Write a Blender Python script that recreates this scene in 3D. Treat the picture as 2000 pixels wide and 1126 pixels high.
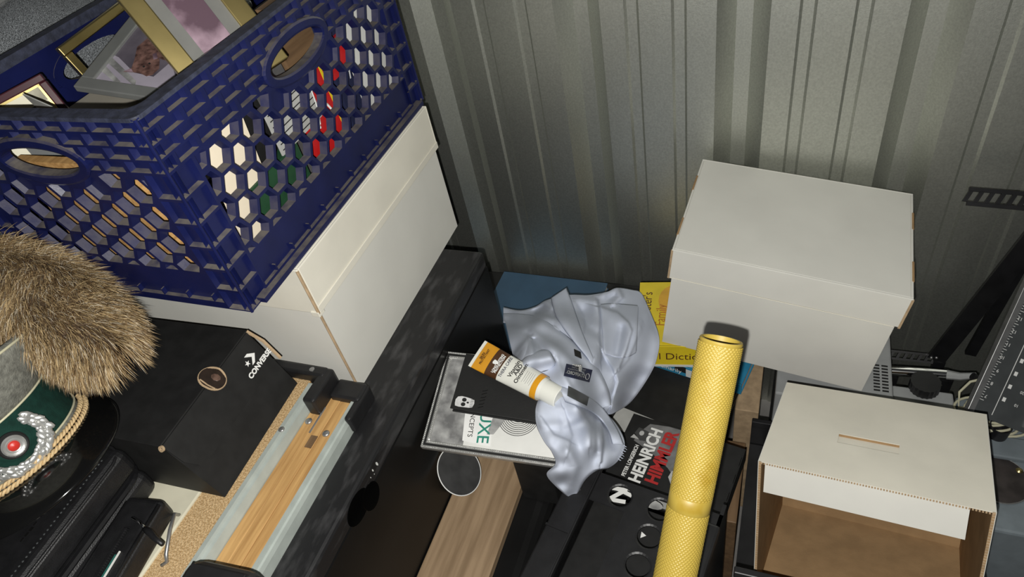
import bpy, math, random
from mathutils import Matrix, Vector
random.seed(7)
S = bpy.context.scene
COL = S.collection
for o in list(bpy.data.objects): bpy.data.objects.remove(o)
# ------------------------------------------------------------------ camera
F = 1340.0
RX = Vector((0.93061284, 0.32125467, -0.17537155))     # camera right in the room
RD = Vector((0.10130287, -0.6865137, -0.72002546))     # camera down
RF = Vector((-0.35170651, 0.6522993, -0.67142249))     # camera forward
CP = Vector((0, 0, 1.70))
cam = bpy.data.cameras.new('camera'); camo = bpy.data.objects.new('camera', cam); COL.objects.link(camo)
cam.sensor_width = 36; cam.lens = F / 2000 * 36; cam.clip_start = 0.01
camo.matrix_world = Matrix((( RX.x, -RD.x, -RF.x, CP.x), (RX.y, -RD.y, -RF.y, CP.y), (RX.z, -RD.z, -RF.z, CP.z), (0, 0, 0, 1)))
S.camera = camo
# ------------------------------------------------------------------ light: a phone flash beside the lens, faint room light
w = bpy.data.worlds.new('world'); S.world = w; w.use_nodes = True
w.node_tree.nodes['Background'].inputs[0].default_value = (0.9, 0.95, 1.0, 1)
w.node_tree.nodes['Background'].inputs[1].default_value = 0.016
fl = bpy.data.lights.new('phone_flash', 'POINT'); flo = bpy.data.objects.new('phone_flash', fl); COL.objects.link(flo)
fl.energy = 60; fl.shadow_soft_size = 0.004; fl.color = (1.0, 0.985, 0.94)
flo.location = CP - RX * 0.016 + RD * 0.031 - RF * 0.004
vs = S.view_settings
vs.view_transform = 'Standard'; vs.look = 'None'; vs.gamma = 1; vs.use_curve_mapping = False; vs.exposure = 0.0

def ray(px, py): return RF + RX * ((px - 1000) / F) + RD * ((py - 563) / F)
def at(px, py, z):                    # the point of the room at height z that the photo shows there
    r = ray(px, py); return CP + r * ((z - CP.z) / r.z)
def at_y(px, py, y):
    r = ray(px, py); return CP + r * (y / r.y)
def at_x(px, py, x):
    r = ray(px, py); return CP + r * (x / r.x)
def at_d(px, py, d): return CP + ray(px, py) * d

# ------------------------------------------------------------------ materials
MATS = {}
def mat(name, col, rough=0.5, metal=0.0, var=0.12, scale=30, bump=0.0, bscale=200, spec=0.5, stretch=(1, 1, 1), col2=None, cr=(0.35, 0.65), coat=0.0, emit=None):
    if name in MATS: return MATS[name]
    m = bpy.data.materials.new(name); m.use_nodes = True; nt = m.node_tree; N = nt.nodes; Lk = nt.links
    b = N['Principled BSDF']; b.inputs['Roughness'].default_value = rough; b.inputs['Metallic'].default_value = metal
    b.inputs['Specular IOR Level'].default_value = spec; b.inputs['Coat Weight'].default_value = coat
    tc = N.new('ShaderNodeTexCoord'); mp = N.new('ShaderNodeMapping'); mp.inputs['Scale'].default_value = stretch
    Lk.new(tc.outputs['Object'], mp.inputs['Vector'])
    no = N.new('ShaderNodeTexNoise'); no.inputs['Scale'].default_value = scale; no.inputs['Detail'].default_value = 5
    Lk.new(mp.outputs['Vector'], no.inputs['Vector'])
    ra = N.new('ShaderNodeValToRGB'); ra.color_ramp.elements[0].position = cr[0]; ra.color_ramp.elements[1].position = cr[1]
    c2 = col2 if col2 else tuple(min(1, c * (1 + var)) for c in col)
    c1 = col if col2 else tuple(c * (1 - var) for c in col)
    ra.color_ramp.elements[0].color = (*c1, 1); ra.color_ramp.elements[1].color = (*c2, 1)
    Lk.new(no.outputs['Fac'], ra.inputs['Fac']); Lk.new(ra.outputs['Color'], b.inputs['Base Color'])
    if bump > 0:
        n2 = N.new('ShaderNodeTexNoise'); n2.inputs['Scale'].default_value = bscale; n2.inputs['Detail'].default_value = 4
        Lk.new(mp.outputs['Vector'], n2.inputs['Vector'])
        bu = N.new('ShaderNodeBump'); bu.inputs['Strength'].default_value = bump; bu.inputs['Distance'].default_value = 0.002
        Lk.new(n2.outputs['Fac'], bu.inputs['Height']); Lk.new(bu.outputs['Normal'], b.inputs['Normal'])
    MATS[name] = m; return m
def add_dust(m, dust=(0.16, 0.14, 0.11), amount=0.75, lo=0.35, hi=0.8):      # dust lies on the ledges that face up
    nt = m.node_tree; N = nt.nodes; Lk = nt.links; b = N['Principled BSDF']
    src = b.inputs['Base Color'].links[0].from_socket
    g = N.new('ShaderNodeNewGeometry'); sp = N.new('ShaderNodeSeparateXYZ'); Lk.new(g.outputs['Normal'], sp.inputs[0])
    mr = N.new('ShaderNodeMapRange'); mr.inputs[1].default_value = lo; mr.inputs[2].default_value = hi; mr.inputs[4].default_value = amount
    Lk.new(sp.outputs['Z'], mr.inputs[0])
    no = N.new('ShaderNodeTexNoise'); no.inputs['Scale'].default_value = 60; no.inputs['Detail'].default_value = 6
    tc = N.new('ShaderNodeTexCoord'); Lk.new(tc.outputs['Object'], no.inputs['Vector'])
    m2 = N.new('ShaderNodeMapRange'); m2.inputs[1].default_value = 0.25; m2.inputs[2].default_value = 0.6; m2.inputs[3].default_value = 0.35
    Lk.new(no.outputs['Fac'], m2.inputs[0])
    mu = N.new('ShaderNodeMath'); mu.operation = 'MULTIPLY'; Lk.new(mr.outputs[0], mu.inputs[0]); Lk.new(m2.outputs[0], mu.inputs[1])
    mx = N.new('ShaderNodeMix'); mx.data_type = 'RGBA'; Lk.new(mu.outputs[0], mx.inputs[0]); Lk.new(src, mx.inputs[6]); mx.inputs[7].default_value = (*dust, 1)
    Lk.new(mx.outputs[2], b.inputs['Base Color'])
    mr2 = N.new('ShaderNodeMapRange'); mr2.inputs[3].default_value = b.inputs['Roughness'].default_value; mr2.inputs[4].default_value = 0.9
    Lk.new(mu.outputs[0], mr2.inputs[0]); Lk.new(mr2.outputs[0], b.inputs['Roughness'])

M_wall = mat('galvanised steel', (0.62, 0.635, 0.58), 0.46, 0.97, 0.10, 260, 0.12, 500, cr=(0.3, 0.7))
M_floor = mat('concrete', (0.22, 0.21, 0.20), 0.85, 0, 0.2, 12, 0.3, 80)
M_blue = mat('navy crate plastic', (0.006, 0.009, 0.056), 0.33, 0, 0.15, 20, 0.05, 300)
add_dust(M_blue)
M_white = mat('white carton', (0.66, 0.65, 0.60), 0.75, 0, 0.03, 9, 0.03, 120, spec=0.2)
M_white2 = mat('yellowed white carton', (0.70, 0.67, 0.58), 0.75, 0, 0.05, 9, 0.05, 120, spec=0.2)
M_kraft = mat('brown corrugated board', (0.32, 0.205, 0.105), 0.85, 0, 0.10, 25, 0.1, 300, spec=0.1)
M_kraftl = mat('pale corrugated board', (0.40, 0.29, 0.18), 0.85, 0, 0.15, 60, 0.2, 400, spec=0.1)
M_blackcard = mat('black card', (0.012, 0.012, 0.012), 0.6, 0, 0.2, 40, 0.03, 300, spec=0.35)
M_blackwood = mat('scuffed black wood', (0.011, 0.011, 0.012), 0.45, 0, 0, 26, 0.08, 200, spec=0.45, stretch=(2.2, 0.7, 2.2), col2=(0.055, 0.054, 0.056), cr=(0.5, 0.78))
M_blackgloss = mat('glossy black lacquer', (0.007, 0.007, 0.007), 0.38, 0, 0.2, 8, 0.02, 60, spec=0.22)
M_blackplastic = mat('black plastic', (0.013, 0.013, 0.014), 0.42, 0, 0.15, 40, 0.06, 500, spec=0.45)
M_blackmetal = mat('black painted steel', (0.009, 0.009, 0.010), 0.35, 0, 0.2, 40, 0.03, 300, spec=0.4)
M_leather = mat('black leather', (0.010, 0.010, 0.011), 0.42, 0, 0.2, 60, 0.25, 700, spec=0.5)
M_pine = mat('oiled pine', (0.36, 0.19, 0.065), 0.5, 0, 0, 14, 0.06, 60, stretch=(9, 0.55, 9), col2=(0.60, 0.36, 0.14), cr=(0.32, 0.66))
M_oak = mat('pale plank', (0.24, 0.16, 0.09), 0.6, 0, 0, 10, 0.08, 60, stretch=(8, 0.6, 8), col2=(0.36, 0.25, 0.15))
M_brownwood = mat('brown plank', (0.12, 0.07, 0.035), 0.6, 0, 0, 10, 0.08, 60, stretch=(8, 0.6, 8), col2=(0.20, 0.12, 0.06))
M_greymould = mat('grey green enamel', (0.40, 0.44, 0.41), 0.4, 0.1, 0.08, 30, 0.05, 120)
M_cream = mat('cream enamel', (0.62, 0.59, 0.46), 0.5, 0, 0.05, 30)
M_paper = mat('white paper', (0.70, 0.70, 0.67), 0.7, 0, 0.03, 30, spec=0.2)
M_greypaper = mat('grey paper', (0.42, 0.42, 0.40), 0.7, 0, 0.1, 30, spec=0.2)
M_ink = mat('black ink', (0.015, 0.015, 0.015), 0.6, 0, 0.1, 30, spec=0.3)
M_whiteink = mat('white ink', (0.80, 0.80, 0.78), 0.6, 0, 0.03, 30, spec=0.3)
M_redink = mat('red ink', (0.42, 0.02, 0.02), 0.5, 0, 0.1, 30)
M_chrome = mat('chrome', (0.75, 0.75, 0.75), 0.12, 1.0, 0.05, 30)
M_silver = mat('silver finish', (0.62, 0.62, 0.60), 0.30, 0.7, 0.1, 60, 0.1, 200)
M_gold = mat('brass finish', (0.60, 0.48, 0.20), 0.3, 1.0, 0.1, 20)
M_steel = mat('dull zinc', (0.40, 0.40, 0.40), 0.4, 0.8, 0.1, 60)
M_shirt = mat('light blue cotton', (0.53, 0.57, 0.67), 0.95, 0, 0.035, 14, 0.10, 900, spec=0.15)
M_navy = mat('navy woven label', (0.010, 0.014, 0.05), 0.7, 0, 0.2, 400)
M_yellow = mat('yellow cover', (0.72, 0.55, 0.02), 0.4, 0, 0.08, 18)
M_teal = mat('teal cover', (0.03, 0.22, 0.38), 0.35, 0, 0.12, 18)
M_bluebook = mat('slate blue board', (0.045, 0.10, 0.17), 0.5, 0, 0.08, 18)
M_tube = mat('worn yellow paint', (0.30, 0.20, 0.022), 0.45, 0, 0, 34, 0.0, col2=(0.36, 0.26, 0.045), cr=(0.3, 0.45))
M_felt = mat('field grey felt', (0.19, 0.19, 0.165), 0.95, 0, 0.25, 140, 0.5, 400, spec=0.1)
M_green = mat('dark green band cloth', (0.006, 0.030, 0.022), 0.9, 0, 0.2, 90, 0.3, 600, spec=0.2)
M_piping = mat('cream piping', (0.55, 0.52, 0.36), 0.8, 0, 0.08, 90)
M_cord = mat('tan twisted cord', (0.58, 0.42, 0.22), 0.7, 0, 0.12, 300, 0.2, 800)
M_darkgrey = mat('dark grey board', (0.055, 0.060, 0.062), 0.5, 0, 0.1, 30)
M_bluegrey = mat('blue grey housing', (0.17, 0.20, 0.22), 0.5, 0, 0.1, 30)
M_lightgrey = mat('light grey housing', (0.33, 0.34, 0.34), 0.5, 0, 0.05, 30)
M_cable = mat('ivory cable', (0.52, 0.50, 0.36), 0.45, 0, 0.06, 30)
M_photogrey = mat('grey print', (0.15, 0.15, 0.15), 0.35, 0, 0, 28, col2=(0.42, 0.42, 0.41), cr=(0.38, 0.62))

M_spill = mat('shiny black varnish', (0.002, 0.002, 0.002), 0.08, 0, 0.1, 10, spec=0.5)

# ------------------------------------------------------------------ mesh helpers
class MB:
    def __init__(s): s.v = []; s.f = []
    def add(s, vs, fs, M=None):
        k = len(s.v)
        s.v += [tuple(M @ Vector(p)) if M else tuple(p) for p in vs]
        s.f += [tuple(i + k for i in f) for f in fs]
    def box(s, x0, x1, y0, y1, z0, z1, M=None):
        s.add([(x0, y0, z0), (x1, y0, z0), (x1, y1, z0), (x0, y1, z0), (x0, y0, z1), (x1, y0, z1), (x1, y1, z1), (x0, y1, z1)],
              [(3, 2, 1, 0), (4, 5, 6, 7), (0, 1, 5, 4), (1, 2, 6, 5), (2, 3, 7, 6), (3, 0, 4, 7)], M); return s
    def prism(s, pts, z0, z1, M=None):
        n = len(pts)
        a = sum(pts[i][0] * pts[(i + 1) % n][1] - pts[(i + 1) % n][0] * pts[i][1] for i in range(n))
        if a < 0: pts = pts[::-1]
        s.add([(p[0], p[1], z0) for p in pts] + [(p[0], p[1], z1) for p in pts],
              [tuple(range(n - 1, -1, -1)), tuple(range(n, 2 * n))] + [(i, (i + 1) % n, n + (i + 1) % n, n + i) for i in range(n)], M); return s
    def tube(s, path, r, n=10, closed=False, cap=True):
        path = [Vector(p) for p in path]; m = len(path); rr = r if isinstance(r, (list, tuple)) else [r] * m
        vs = []; up = None
        for i, p in enumerate(path):
            a = path[(i - 1) % m] if (closed or i > 0) else p; b = path[(i + 1) % m] if (closed or i < m - 1) else p
            t = (b - a).normalized()
            if up is None: up = Vector((0, 0, 1)) if abs(t.z) < 0.9 else Vector((1, 0, 0))
            x = t.cross(up).normalized(); up = x.cross(t).normalized()
            for k in range(n):
                g = 2 * math.pi * k / n; vs.append(p + (x * math.cos(g) + up * math.sin(g)) * rr[i])
        fs = []
        for i in range(m if closed else m - 1):
            j = (i + 1) % m
            for k in range(n): fs.append((i * n + k, i * n + (k + 1) % n, j * n + (k + 1) % n, j * n + k))
        if cap and not closed: fs += [tuple(range(n - 1, -1, -1)), tuple(range((m - 1) * n, m * n))]
        s.add(vs, fs); return s
    def lathe(s, prof, n=32, M=None, cap=True):
        vs = []; fs = []; m = len(prof)
        for r, z in prof:
            for k in range(n): g = 2 * math.pi * k / n; vs.append((r * math.cos(g), r * math.sin(g), z))
        for i in range(m - 1):
            for k in range(n): fs.append((i * n + k, i * n + (k + 1) % n, (i + 1) * n + (k + 1) % n, (i + 1) * n + k))
        if cap: fs += [tuple(range(n - 1, -1, -1)), tuple(range((m - 1) * n, m * n))]
        s.add(vs, fs, M); return s
    def ball(s, c, rx, ry, rz, M=None, n=8, m=6):
        vs = [(0, 0, -1)] + [(math.cos(2 * math.pi * k / n) * math.sin(math.pi * j / m), math.sin(2 * math.pi * k / n) * math.sin(math.pi * j / m), -math.cos(math.pi * j / m)) for j in range(1, m) for k in range(n)] + [(0, 0, 1)]
        fs = [(0, 1 + (k + 1) % n, 1 + k) for k in range(n)]
        for j in range(m - 2):
            for k in range(n): fs.append((1 + j * n + k, 1 + j * n + (k + 1) % n, 1 + (j + 1) * n + (k + 1) % n, 1 + (j + 1) * n + k))
        e = len(vs) - 1
        fs += [(1 + (m - 2) * n + k, 1 + (m - 2) * n + (k + 1) % n, e) for k in range(n)]
        L = (M if M else Matrix()) @ Matrix.Translation(c) @ Matrix.Diagonal((rx, ry, rz, 1))
        s.add(vs, fs, L); return s
    def build(s, name, m, parent=None, smooth=False, bev=0, seg=2, M=None, kind=None, label=None):
        me = bpy.data.meshes.new(name); me.from_pydata(s.v, [], s.f); me.update()
        o = bpy.data.objects.new(name, me); COL.objects.link(o); me.materials.append(m)
        if smooth:
            for p in me.polygons: p.use_smooth = True
            if smooth == 'auto':
                e = o.modifiers.new('es', 'EDGE_SPLIT'); e.split_angle = math.radians(35)
        if bev:
            b = o.modifiers.new('bevel', 'BEVEL'); b.width = bev; b.segments = seg; b.limit_method = 'ANGLE'; b.angle_limit = math.radians(40)
        if parent: o.parent = parent
        if M: o.matrix_basis = M
        if kind: o['kind'] = kind
        if label: o['label'] = label
        return o
def box(*a, M=None): return MB().box(*a, M=M)
def tag(o, label, cat, group=None):
    o['label'] = label; o['category'] = cat
    if group: o['group'] = group
    return o
def thing(name, label, cat, M=None, group=None):
    o = bpy.data.objects.new(name, None); COL.objects.link(o); o.empty_display_size = 0.05
    if M: o.matrix_world = M
    return tag(o, label, cat, group)
def TR(x, y, z): return Matrix.Translation((x, y, z))
def RZ(a): return Matrix.Rotation(math.radians(a), 4, 'Z')
def RXm(a): return Matrix.Rotation(math.radians(a), 4, 'X')
def RYm(a): return Matrix.Rotation(math.radians(a), 4, 'Y')
def frame(o, x, y=None, z=None):      # matrix from an origin and axis directions
    x = Vector(x).normalized()
    if z is None:
        y = Vector(y); z = x.cross(y).normalized(); y = z.cross(x)
    else:
        z = Vector(z); z = (z - x * z.dot(x)).normalized(); y = z.cross(x)
    return Matrix(((x.x, y.x, z.x, o[0]), (x.y, y.y, z.y, o[1]), (x.z, y.z, z.z, o[2]), (0, 0, 0, 1)))
def text(body, size, m, parent, M, name='lettering', sx=1.0, align='LEFT', bold=0.0, shear=0, spacing=1.0):
    c = bpy.data.curves.new('t', 'FONT'); c.body = body; c.size = size; c.extrude = 0.00012; c.offset = bold; c.align_x = align; c.shear = shear; c.space_character = spacing; c.resolution_u = 3
    t = bpy.data.objects.new('t', c); COL.objects.link(t)
    me = bpy.data.meshes.new_from_object(t.evaluated_get(bpy.context.evaluated_depsgraph_get())); me.name = name
    bpy.data.objects.remove(t); bpy.data.curves.remove(c)
    me.materials.clear(); me.materials.append(m)
    o = bpy.data.objects.new(name, me); COL.objects.link(o); o.parent = parent; o.matrix_basis = M @ Matrix.Diagonal((sx, 1, 1, 1)); return o
def decal(name, pts, m, parent, M=None, h=0.0003): return MB().prism(pts, 0, h).build(name, m, parent, M=M)
def ell(cx, cy, rx, ry, n=28, a0=0, a1=360): return [(cx + rx * math.cos(math.radians(a0 + (a1 - a0) * k / n)), cy + ry * math.sin(math.radians(a0 + (a1 - a0) * k / n))) for k in range(n if a1 - a0 == 360 else n + 1)]

# ================================================================== SETTING
fo = box(-2.4, 1.4, -1.2, 1.45, -0.05, 0).build('floor', M_floor); fo['kind'] = 'structure'
WY = 1.31; PITCH = 0.318
wb = box(-2.4, 1.4, WY + 0.045, WY + 0.09, 0, 2.7).build('wall_back', M_wall); wb['kind'] = 'structure'
def sheet_profile(x0, n):
    pr = []
    for k in range(n):
        c = x0 + k * PITCH                        # centre of a deep groove; shallow ones follow
        pr += [(c - 0.0475, 0), (c - 0.015, 0.032), (c + 0.015, 0.032), (c + 0.0475, 0)]
        for d in (0.110, 0.201): pr += [(c + d - 0.0145, 0), (c + d - 0.0095, 0.0045), (c + d + 0.0095, 0.0045), (c + d + 0.0145, 0)]
    pr.append((x0 + n * PITCH - 0.0475, 0))
    return pr
for i, k0 in enumerate(range(-6, 6, 3)):
    pr = sheet_profile(-0.099 + k0 * PITCH, 3); dy = -0.0012 * (i % 2)
    m = MB(); n = len(pr)
    vs = [(x, WY + d + dy, z) for z in (0, 2.7) for x, d in pr] + [(x, WY + d + dy + 0.0008, z) for z in (0, 2.7) for x, d in pr]
    fs = [(j, j + 1, n + j + 1, n + j) for j in range(n - 1)] + [(2 * n + j + 1, 2 * n + j, 3 * n + j, 3 * n + j + 1) for j in range(n - 1)]
    fs += [(0, n, 3 * n, 2 * n), (n - 1, 3 * n - 1, 4 * n - 1, 2 * n - 1)]
    m.add(vs, fs); m.build('steel_sheet', M_wall, wb)

# ================================================================== FURNITURE UNDER THE PILE
dr = thing('black_cabinet', 'low black wooden cabinet with scuffed top edge under the white box and crate', 'cabinet', TR(-0.945, 0.30, 0))
box(-0.40, 0.40, -0.62, 0.63, 0, 0.80).build('body', M_blackgloss, dr)
box(-0.40, 0.40, -0.62, 0.63, 0.80, 0.84).build('top', M_blackwood, dr, bev=0.006)
ci_ = dr.matrix_world.inverted()
rnd0 = random.Random(4)
for (px, py, r0_) in ((736, 905, 0.005), (728, 918, 0.003), (724, 932, 0.0015), (731, 925, 0.0012)):
    c_ = ci_ @ at_x(px, py, -0.545); MB().prism([(c_.y + r0_ * rnd0.uniform(0.3, 0.5) * math.cos(a), c_.z + r0_ * rnd0.uniform(0.7, 1.1) * math.sin(a)) for a in [k * 0.7 for k in range(9)]], 0, 0.0004).build('paint_chip', M_paper, dr, M=Matrix(((0, 0, 1, 0.4), (1, 0, 0, 0), (0, 1, 0, 0), (0, 0, 0, 1))))
ca0, cb0 = ci_ @ at_x(700, 990, -0.545), ci_ @ at_x(725, 968, -0.545)
MB().prism(ell(ca0.y, ca0.z, 0.030, 0.026, 24), 0, 0.0004).build('varnish_spill', M_spill, dr, M=Matrix(((0, 0, 1, 0.4), (1, 0, 0, 0), (0, 1, 0, 0), (0, 0, 0, 1))), bev=0.0002)
MB().prism(ell(cb0.y, cb0.z, 0.022, 0.026, 24), 0, 0.0006).build('varnish_spill', M_spill, dr, M=Matrix(((0, 0, 1, 0.4), (1, 0, 0, 0), (0, 1, 0, 0), (0, 0, 0, 1))), bev=0.0002)
bx = thing('black_chest', 'low glossy black chest with rounded edge between cabinet and perforated crate', 'chest', TR(-0.40, 0.35, 0))
box(-0.142, 0.050, -0.4, 0.38, 0, 0.505).build('body', M_blackgloss, bx, bev=0.03, seg=4)
tag(box(-0.065, 0.065, -0.42, 0.40, -0.01, 0.01).build('wood_plank', M_oak, None, bev=0.002, M=TR(-0.478, 0.34, 0.516)), 'plain pale brown wooden plank lying beside the black cabinet', 'plank')
tr = thing('storage_trunk', 'black storage trunk holding the pile of books and the shirt', 'trunk', TR(-0.32, 1.0, 0))
box(-0.215, 0.24, -0.245, 0.29, 0, 0.40).build('body', M_blackcard, tr); box(-0.22, 0.245, -0.25, 0.295, 0.40, 0.43).build('lid', M_blackcard, tr, bev=0.004)
tag(box(-0.78, -0.55, 0.94, 1.295, 0, 0.428).build('black_carton', M_blackcard, None, bev=0.003), 'black carton in the gap behind the cabinet under the blue book', 'box')
tag(box(-0.30, -0.065, 0.25, 0.735, 0, 0.30).build('brown_carton', M_kraftl, None, bev=0.003), 'tan cardboard carton underneath the perforated black crate', 'box')

# ================================================================== LEFT WHITE FILE BOX
lb = thing('file_box', 'white cardboard file box with creased lid under the blue crate', 'box', TR(-0.84, 0.78, 0.84))
def carton_walls(m, x0, x1, y0, y1, z0, z1, t, floor=True, top=False):
    m.box(x0, x1, y0, y0 + t, z0, z1); m.box(x0, x1, y1 - t, y1, z0, z1); m.box(x0, x0 + t, y0 + t, y1 - t, z0, z1); m.box(x1 - t, x1, y0 + t, y1 - t, z0, z1)
    if floor: m.box(x0 + t, x1 - t, y0 + t, y1 - t, z0, z0 + t)
    if top: m.box(x0 + t, x1 - t, y0 + t, y1 - t, z1 - t, z1)
    return m
body = carton_walls(MB(), -0.205, 0.208, -0.222, 0.222, 0, 0.27, 0.005).build('body', M_white, lb)
MB().tube([(0.209, -0.223, 0.002), (0.209, -0.2235, 0.19)], 0.0022, 6).build('corner_edge', M_kraftl, body)
lid = carton_walls(MB(), -0.21, 0.213, -0.228, 0.227, 0.192, 0.28, 0.004, False, True).build('lid', M_white2, lb, bev=0.0015)
MB().tube([(0.2125, -0.2275, 0.193), (0.2125, -0.2275, 0.278)], 0.0025, 6).build('torn_edge', M_kraftl, lid)
box(0.2131, 0.2150, -0.226, 0.225, 0.192, 0.205).build('lid_fold', M_white2, lid, bev=0.0008)
box(0.200, 0.2145, -0.2305, -0.216, 0.187, 0.197).build('torn_flap', M_white2, lid, bev=0.001)

# ================================================================== BLUE CRATE
CW, CL, CH, CD = 0.400, 0.563, 0.290, 0.0115
cr = thing('milk_crate', 'navy blue plastic milk crate with hexagonal holes standing on a white box', 'crate', TR(-0.842, 0.7465, 1.122))
def clip_rect(poly, x0, x1, y0, y1):
    for ax, v, sg in ((0, x0, 1), (0, x1, -1), (1, y0, 1), (1, y1, -1)):
        out = []
        for i in range(len(poly)):
            a = poly[i - 1]; b = poly[i]; da = (a[ax] - v) * sg; db = (b[ax] - v) * sg
            if da >= 0 and db < 0 or da < 0 and db >= 0:
                t = da / (da - db); out.append((a[0] + (b[0] - a[0]) * t, a[1] + (b[1] - a[1]) * t))
            if db >= 0: out.append(b)
        poly = out
        if len(poly) < 3: return []
    return poly
def area(p): return 0.5 * sum(p[i - 1][0] * p[i][1] - p[i][0] * p[i - 1][1] for i in range(len(p)))
def cell(m, poly, rib, op, depth, M):          # one pocket or through hole of the moulded wall
    if area(poly) < 0: poly = poly[::-1]
    n = len(poly); c = (sum(p[0] for p in poly) / n, sum(p[1] for p in poly) / n)
    ap = min(abs((poly[i][0] - poly[i - 1][0]) * (c[1] - poly[i - 1][1]) - (poly[i][1] - poly[i - 1][1]) * (c[0] - poly[i - 1][0])) / max(1e-9, math.hypot(poly[i][0] - poly[i - 1][0], poly[i][1] - poly[i - 1][1])) for i in range(n))
    if ap < rib * 1.6:                       # too small: solid web
        m.add([(*p, 0) for p in poly], [tuple(range(n))], M); m.add([(*p, -depth) for p in poly], [tuple(range(n - 1, -1, -1))], M); return
    k1 = 1 - rib / ap; k2 = 1 - rib * 1.9 / ap
    q = lambda k: [(c[0] + (p[0] - c[0]) * k, c[1] + (p[1] - c[1]) * k) for p in poly]
    a, b_, d = poly, q(k1), q(k2)
    dep = depth if op else depth * 0.62
    vs = [(*p, 0) for p in a] + [(*p, 0) for p in b_] + [(*p, -dep) for p in d]
    fs = []
    for i in range(n):
        j = (i + 1) % n; fs += [(i, j, n + j, n + i), (n + i, n + j, 2 * n + j, 2 * n + i)]
    if op:
        vs += [(*p, -dep) for p in a]; fs += [(2 * n + i, 2 * n + (i + 1) % n, 3 * n + (i + 1) % n, 3 * n + i) for i in range(n)]
    else:
        fs.append(tuple(range(2 * n, 3 * n)))
        vs += [(*p, -depth) for p in a]; fs.append(tuple(range(4 * n - 1, 3 * n - 1, -1)))
    m.add(vs, fs, M)
def crate_panel(W, H, M):
    m = MB(); cw = 0.041; tb = 0.070; bb = 0.064
    hx, hy, ox, oy, hc = 0.066, 0.0195, 0.082, 0.034, H - 0.060
    mx, my = (hx + ox) / 2, (hy + oy) / 2
    e = lambda p, A, B: (p[0] / A) ** 2 + ((p[1] - hc) / B) ** 2
    def put(poly, rib, op):                      # a cell kept clear of the hand hole
        if all(e(p, mx, my) < 1 for p in poly): return
        touched = any(e(p, ox, oy) < 1 for p in poly); q = []
        for p in poly:
            k = e(p, mx, my)
            if k < 1: s_ = 1 / math.sqrt(max(k, 1e-6)); p = (p[0] * s_, hc + (p[1] - hc) * s_)
            q.append(p)
        if abs(area(q)) > 1e-5: cell(m, q, rib, op and (not touched) and abs(area(q)) > 5.5e-4, CD, M)
    rows = 4; rh = tb / rows                     # staggered pockets under the rim
    for r in range(rows):
        y1 = H - r * rh; nn = round(W / 0.040); off = 0.5 * (r % 2); xs = [-W / 2] + [-W / 2 + (k + off) * W / nn for k in range(1 if off == 0 else 0, nn) if (k + off) > 0.3] + [W / 2]
        for a, b in zip(xs[:-1], xs[1:]): put([(a, y1 - rh), ((a + b) / 2, y1 - rh), (b, y1 - rh), (b, y1), ((a + b) / 2, y1), (a, y1)], 0.0015, False)
    nc = 6; ch = (H - tb) / nc                   # one column of pockets up each corner
    for sgn in (-1, 1):
        xa, xb = sorted((sgn * W / 2, sgn * (W / 2 - cw)))
        for k in range(nc): cell(m, [(xa, k * ch), (xb, k * ch), (xb, (k + 1) * ch), (xa, (k + 1) * ch)], 0.002, False, CD, M)
    x0, x1, y0, y1 = -W / 2 + cw, W / 2 - cw, bb, H - tb
    r = 0.0227; px = r * 1.5; py = r * math.sqrt(3)
    nc = int((x1 - x0) / px) + 3; xs0 = -(nc // 2) * px
    for c in range(nc):
        for q in range(-1, 8):
            x = xs0 + c * px; y = y0 + 0.012 + q * py + (py / 2 if (c + nc // 2) % 2 else 0)
            poly = clip_rect([(x + r * math.cos(math.radians(60 * k)), y + r * math.sin(math.radians(60 * k))) for k in range(6)], x0, x1, y0, y1)
            if poly: put(poly, 0.0024, True)
    # smooth band along the foot with small ticks
    m.box(x0, x1, 0.012, bb, -CD, -0.006, M); m.box(x0, x1, 0.0, 0.012, -CD, 0.0, M)
    for k in range(int((x1 - x0) / 0.045)): m.box(x0 + 0.03 + k * 0.045, x0 + 0.032 + k * 0.045, 0.012, 0.022, -0.0062, -0.0002, M)
    # collar round the hand hole; where it meets the pocket rows it stands proud
    n = 40; vs = []; fs = []
    for (A, B, d) in ((hx, hy, -CD - 0.001), (hx, hy, 0.0015), (hx + 0.003, hy + 0.003, 0.003), (ox - 0.003, oy - 0.003, 0.003), (ox, oy, 0.001), (ox, oy, -CD - 0.001)):
        for k in range(n): g = 2 * math.pi * k / n; vs.append((A * math.cos(g), hc + B * math.sin(g), d))
    for i in range(5):
        for k in range(n): fs.append((i * n + k, i * n + (k + 1) % n, (i + 1) * n + (k + 1) % n, (i + 1) * n + k))
    fs += [(5 * n + k, 5 * n + (k + 1) % n, (k + 1) % n, k) for k in range(n)]
    m.add(vs, fs, M)
    return m
PZ = Matrix(((1, 0, 0, 0), (0, 0, -1, 0), (0, 1, 0, 0), (0, 0, 0, 1)))        # panel (u, v, outward) -> stands facing -Y
crate_panel(CW, CH, TR(0, -CL / 2, 0) @ PZ).build('end_panel', M_blue, cr)
crate_panel(CW, CH, TR(0, CL / 2, 0) @ RZ(180) @ PZ).build('end_panel', M_blue, cr)
side = crate_panel(CL, CH, TR(CW / 2, 0, 0) @ RZ(90) @ PZ).build('side_panel', M_blue, cr)
crate_panel(CL, CH, TR(-CW / 2, 0, 0) @ RZ(-90) @ PZ).build('side_panel', M_blue, cr)
m = MB(); box_t = 0.008
for k in range(9): m.box(-CW / 2 + 0.02 + k * 0.047, -CW / 2 + 0.034 + k * 0.047, -CL / 2 + 0.02, CL / 2 - 0.02, 0.0, box_t)
for k in range(12): m.box(-CW / 2 + 0.02, CW / 2 - 0.02, -CL / 2 + 0.02 + k * 0.047, -CL / 2 + 0.034 + k * 0.047, 0.0, box_t)
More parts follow.
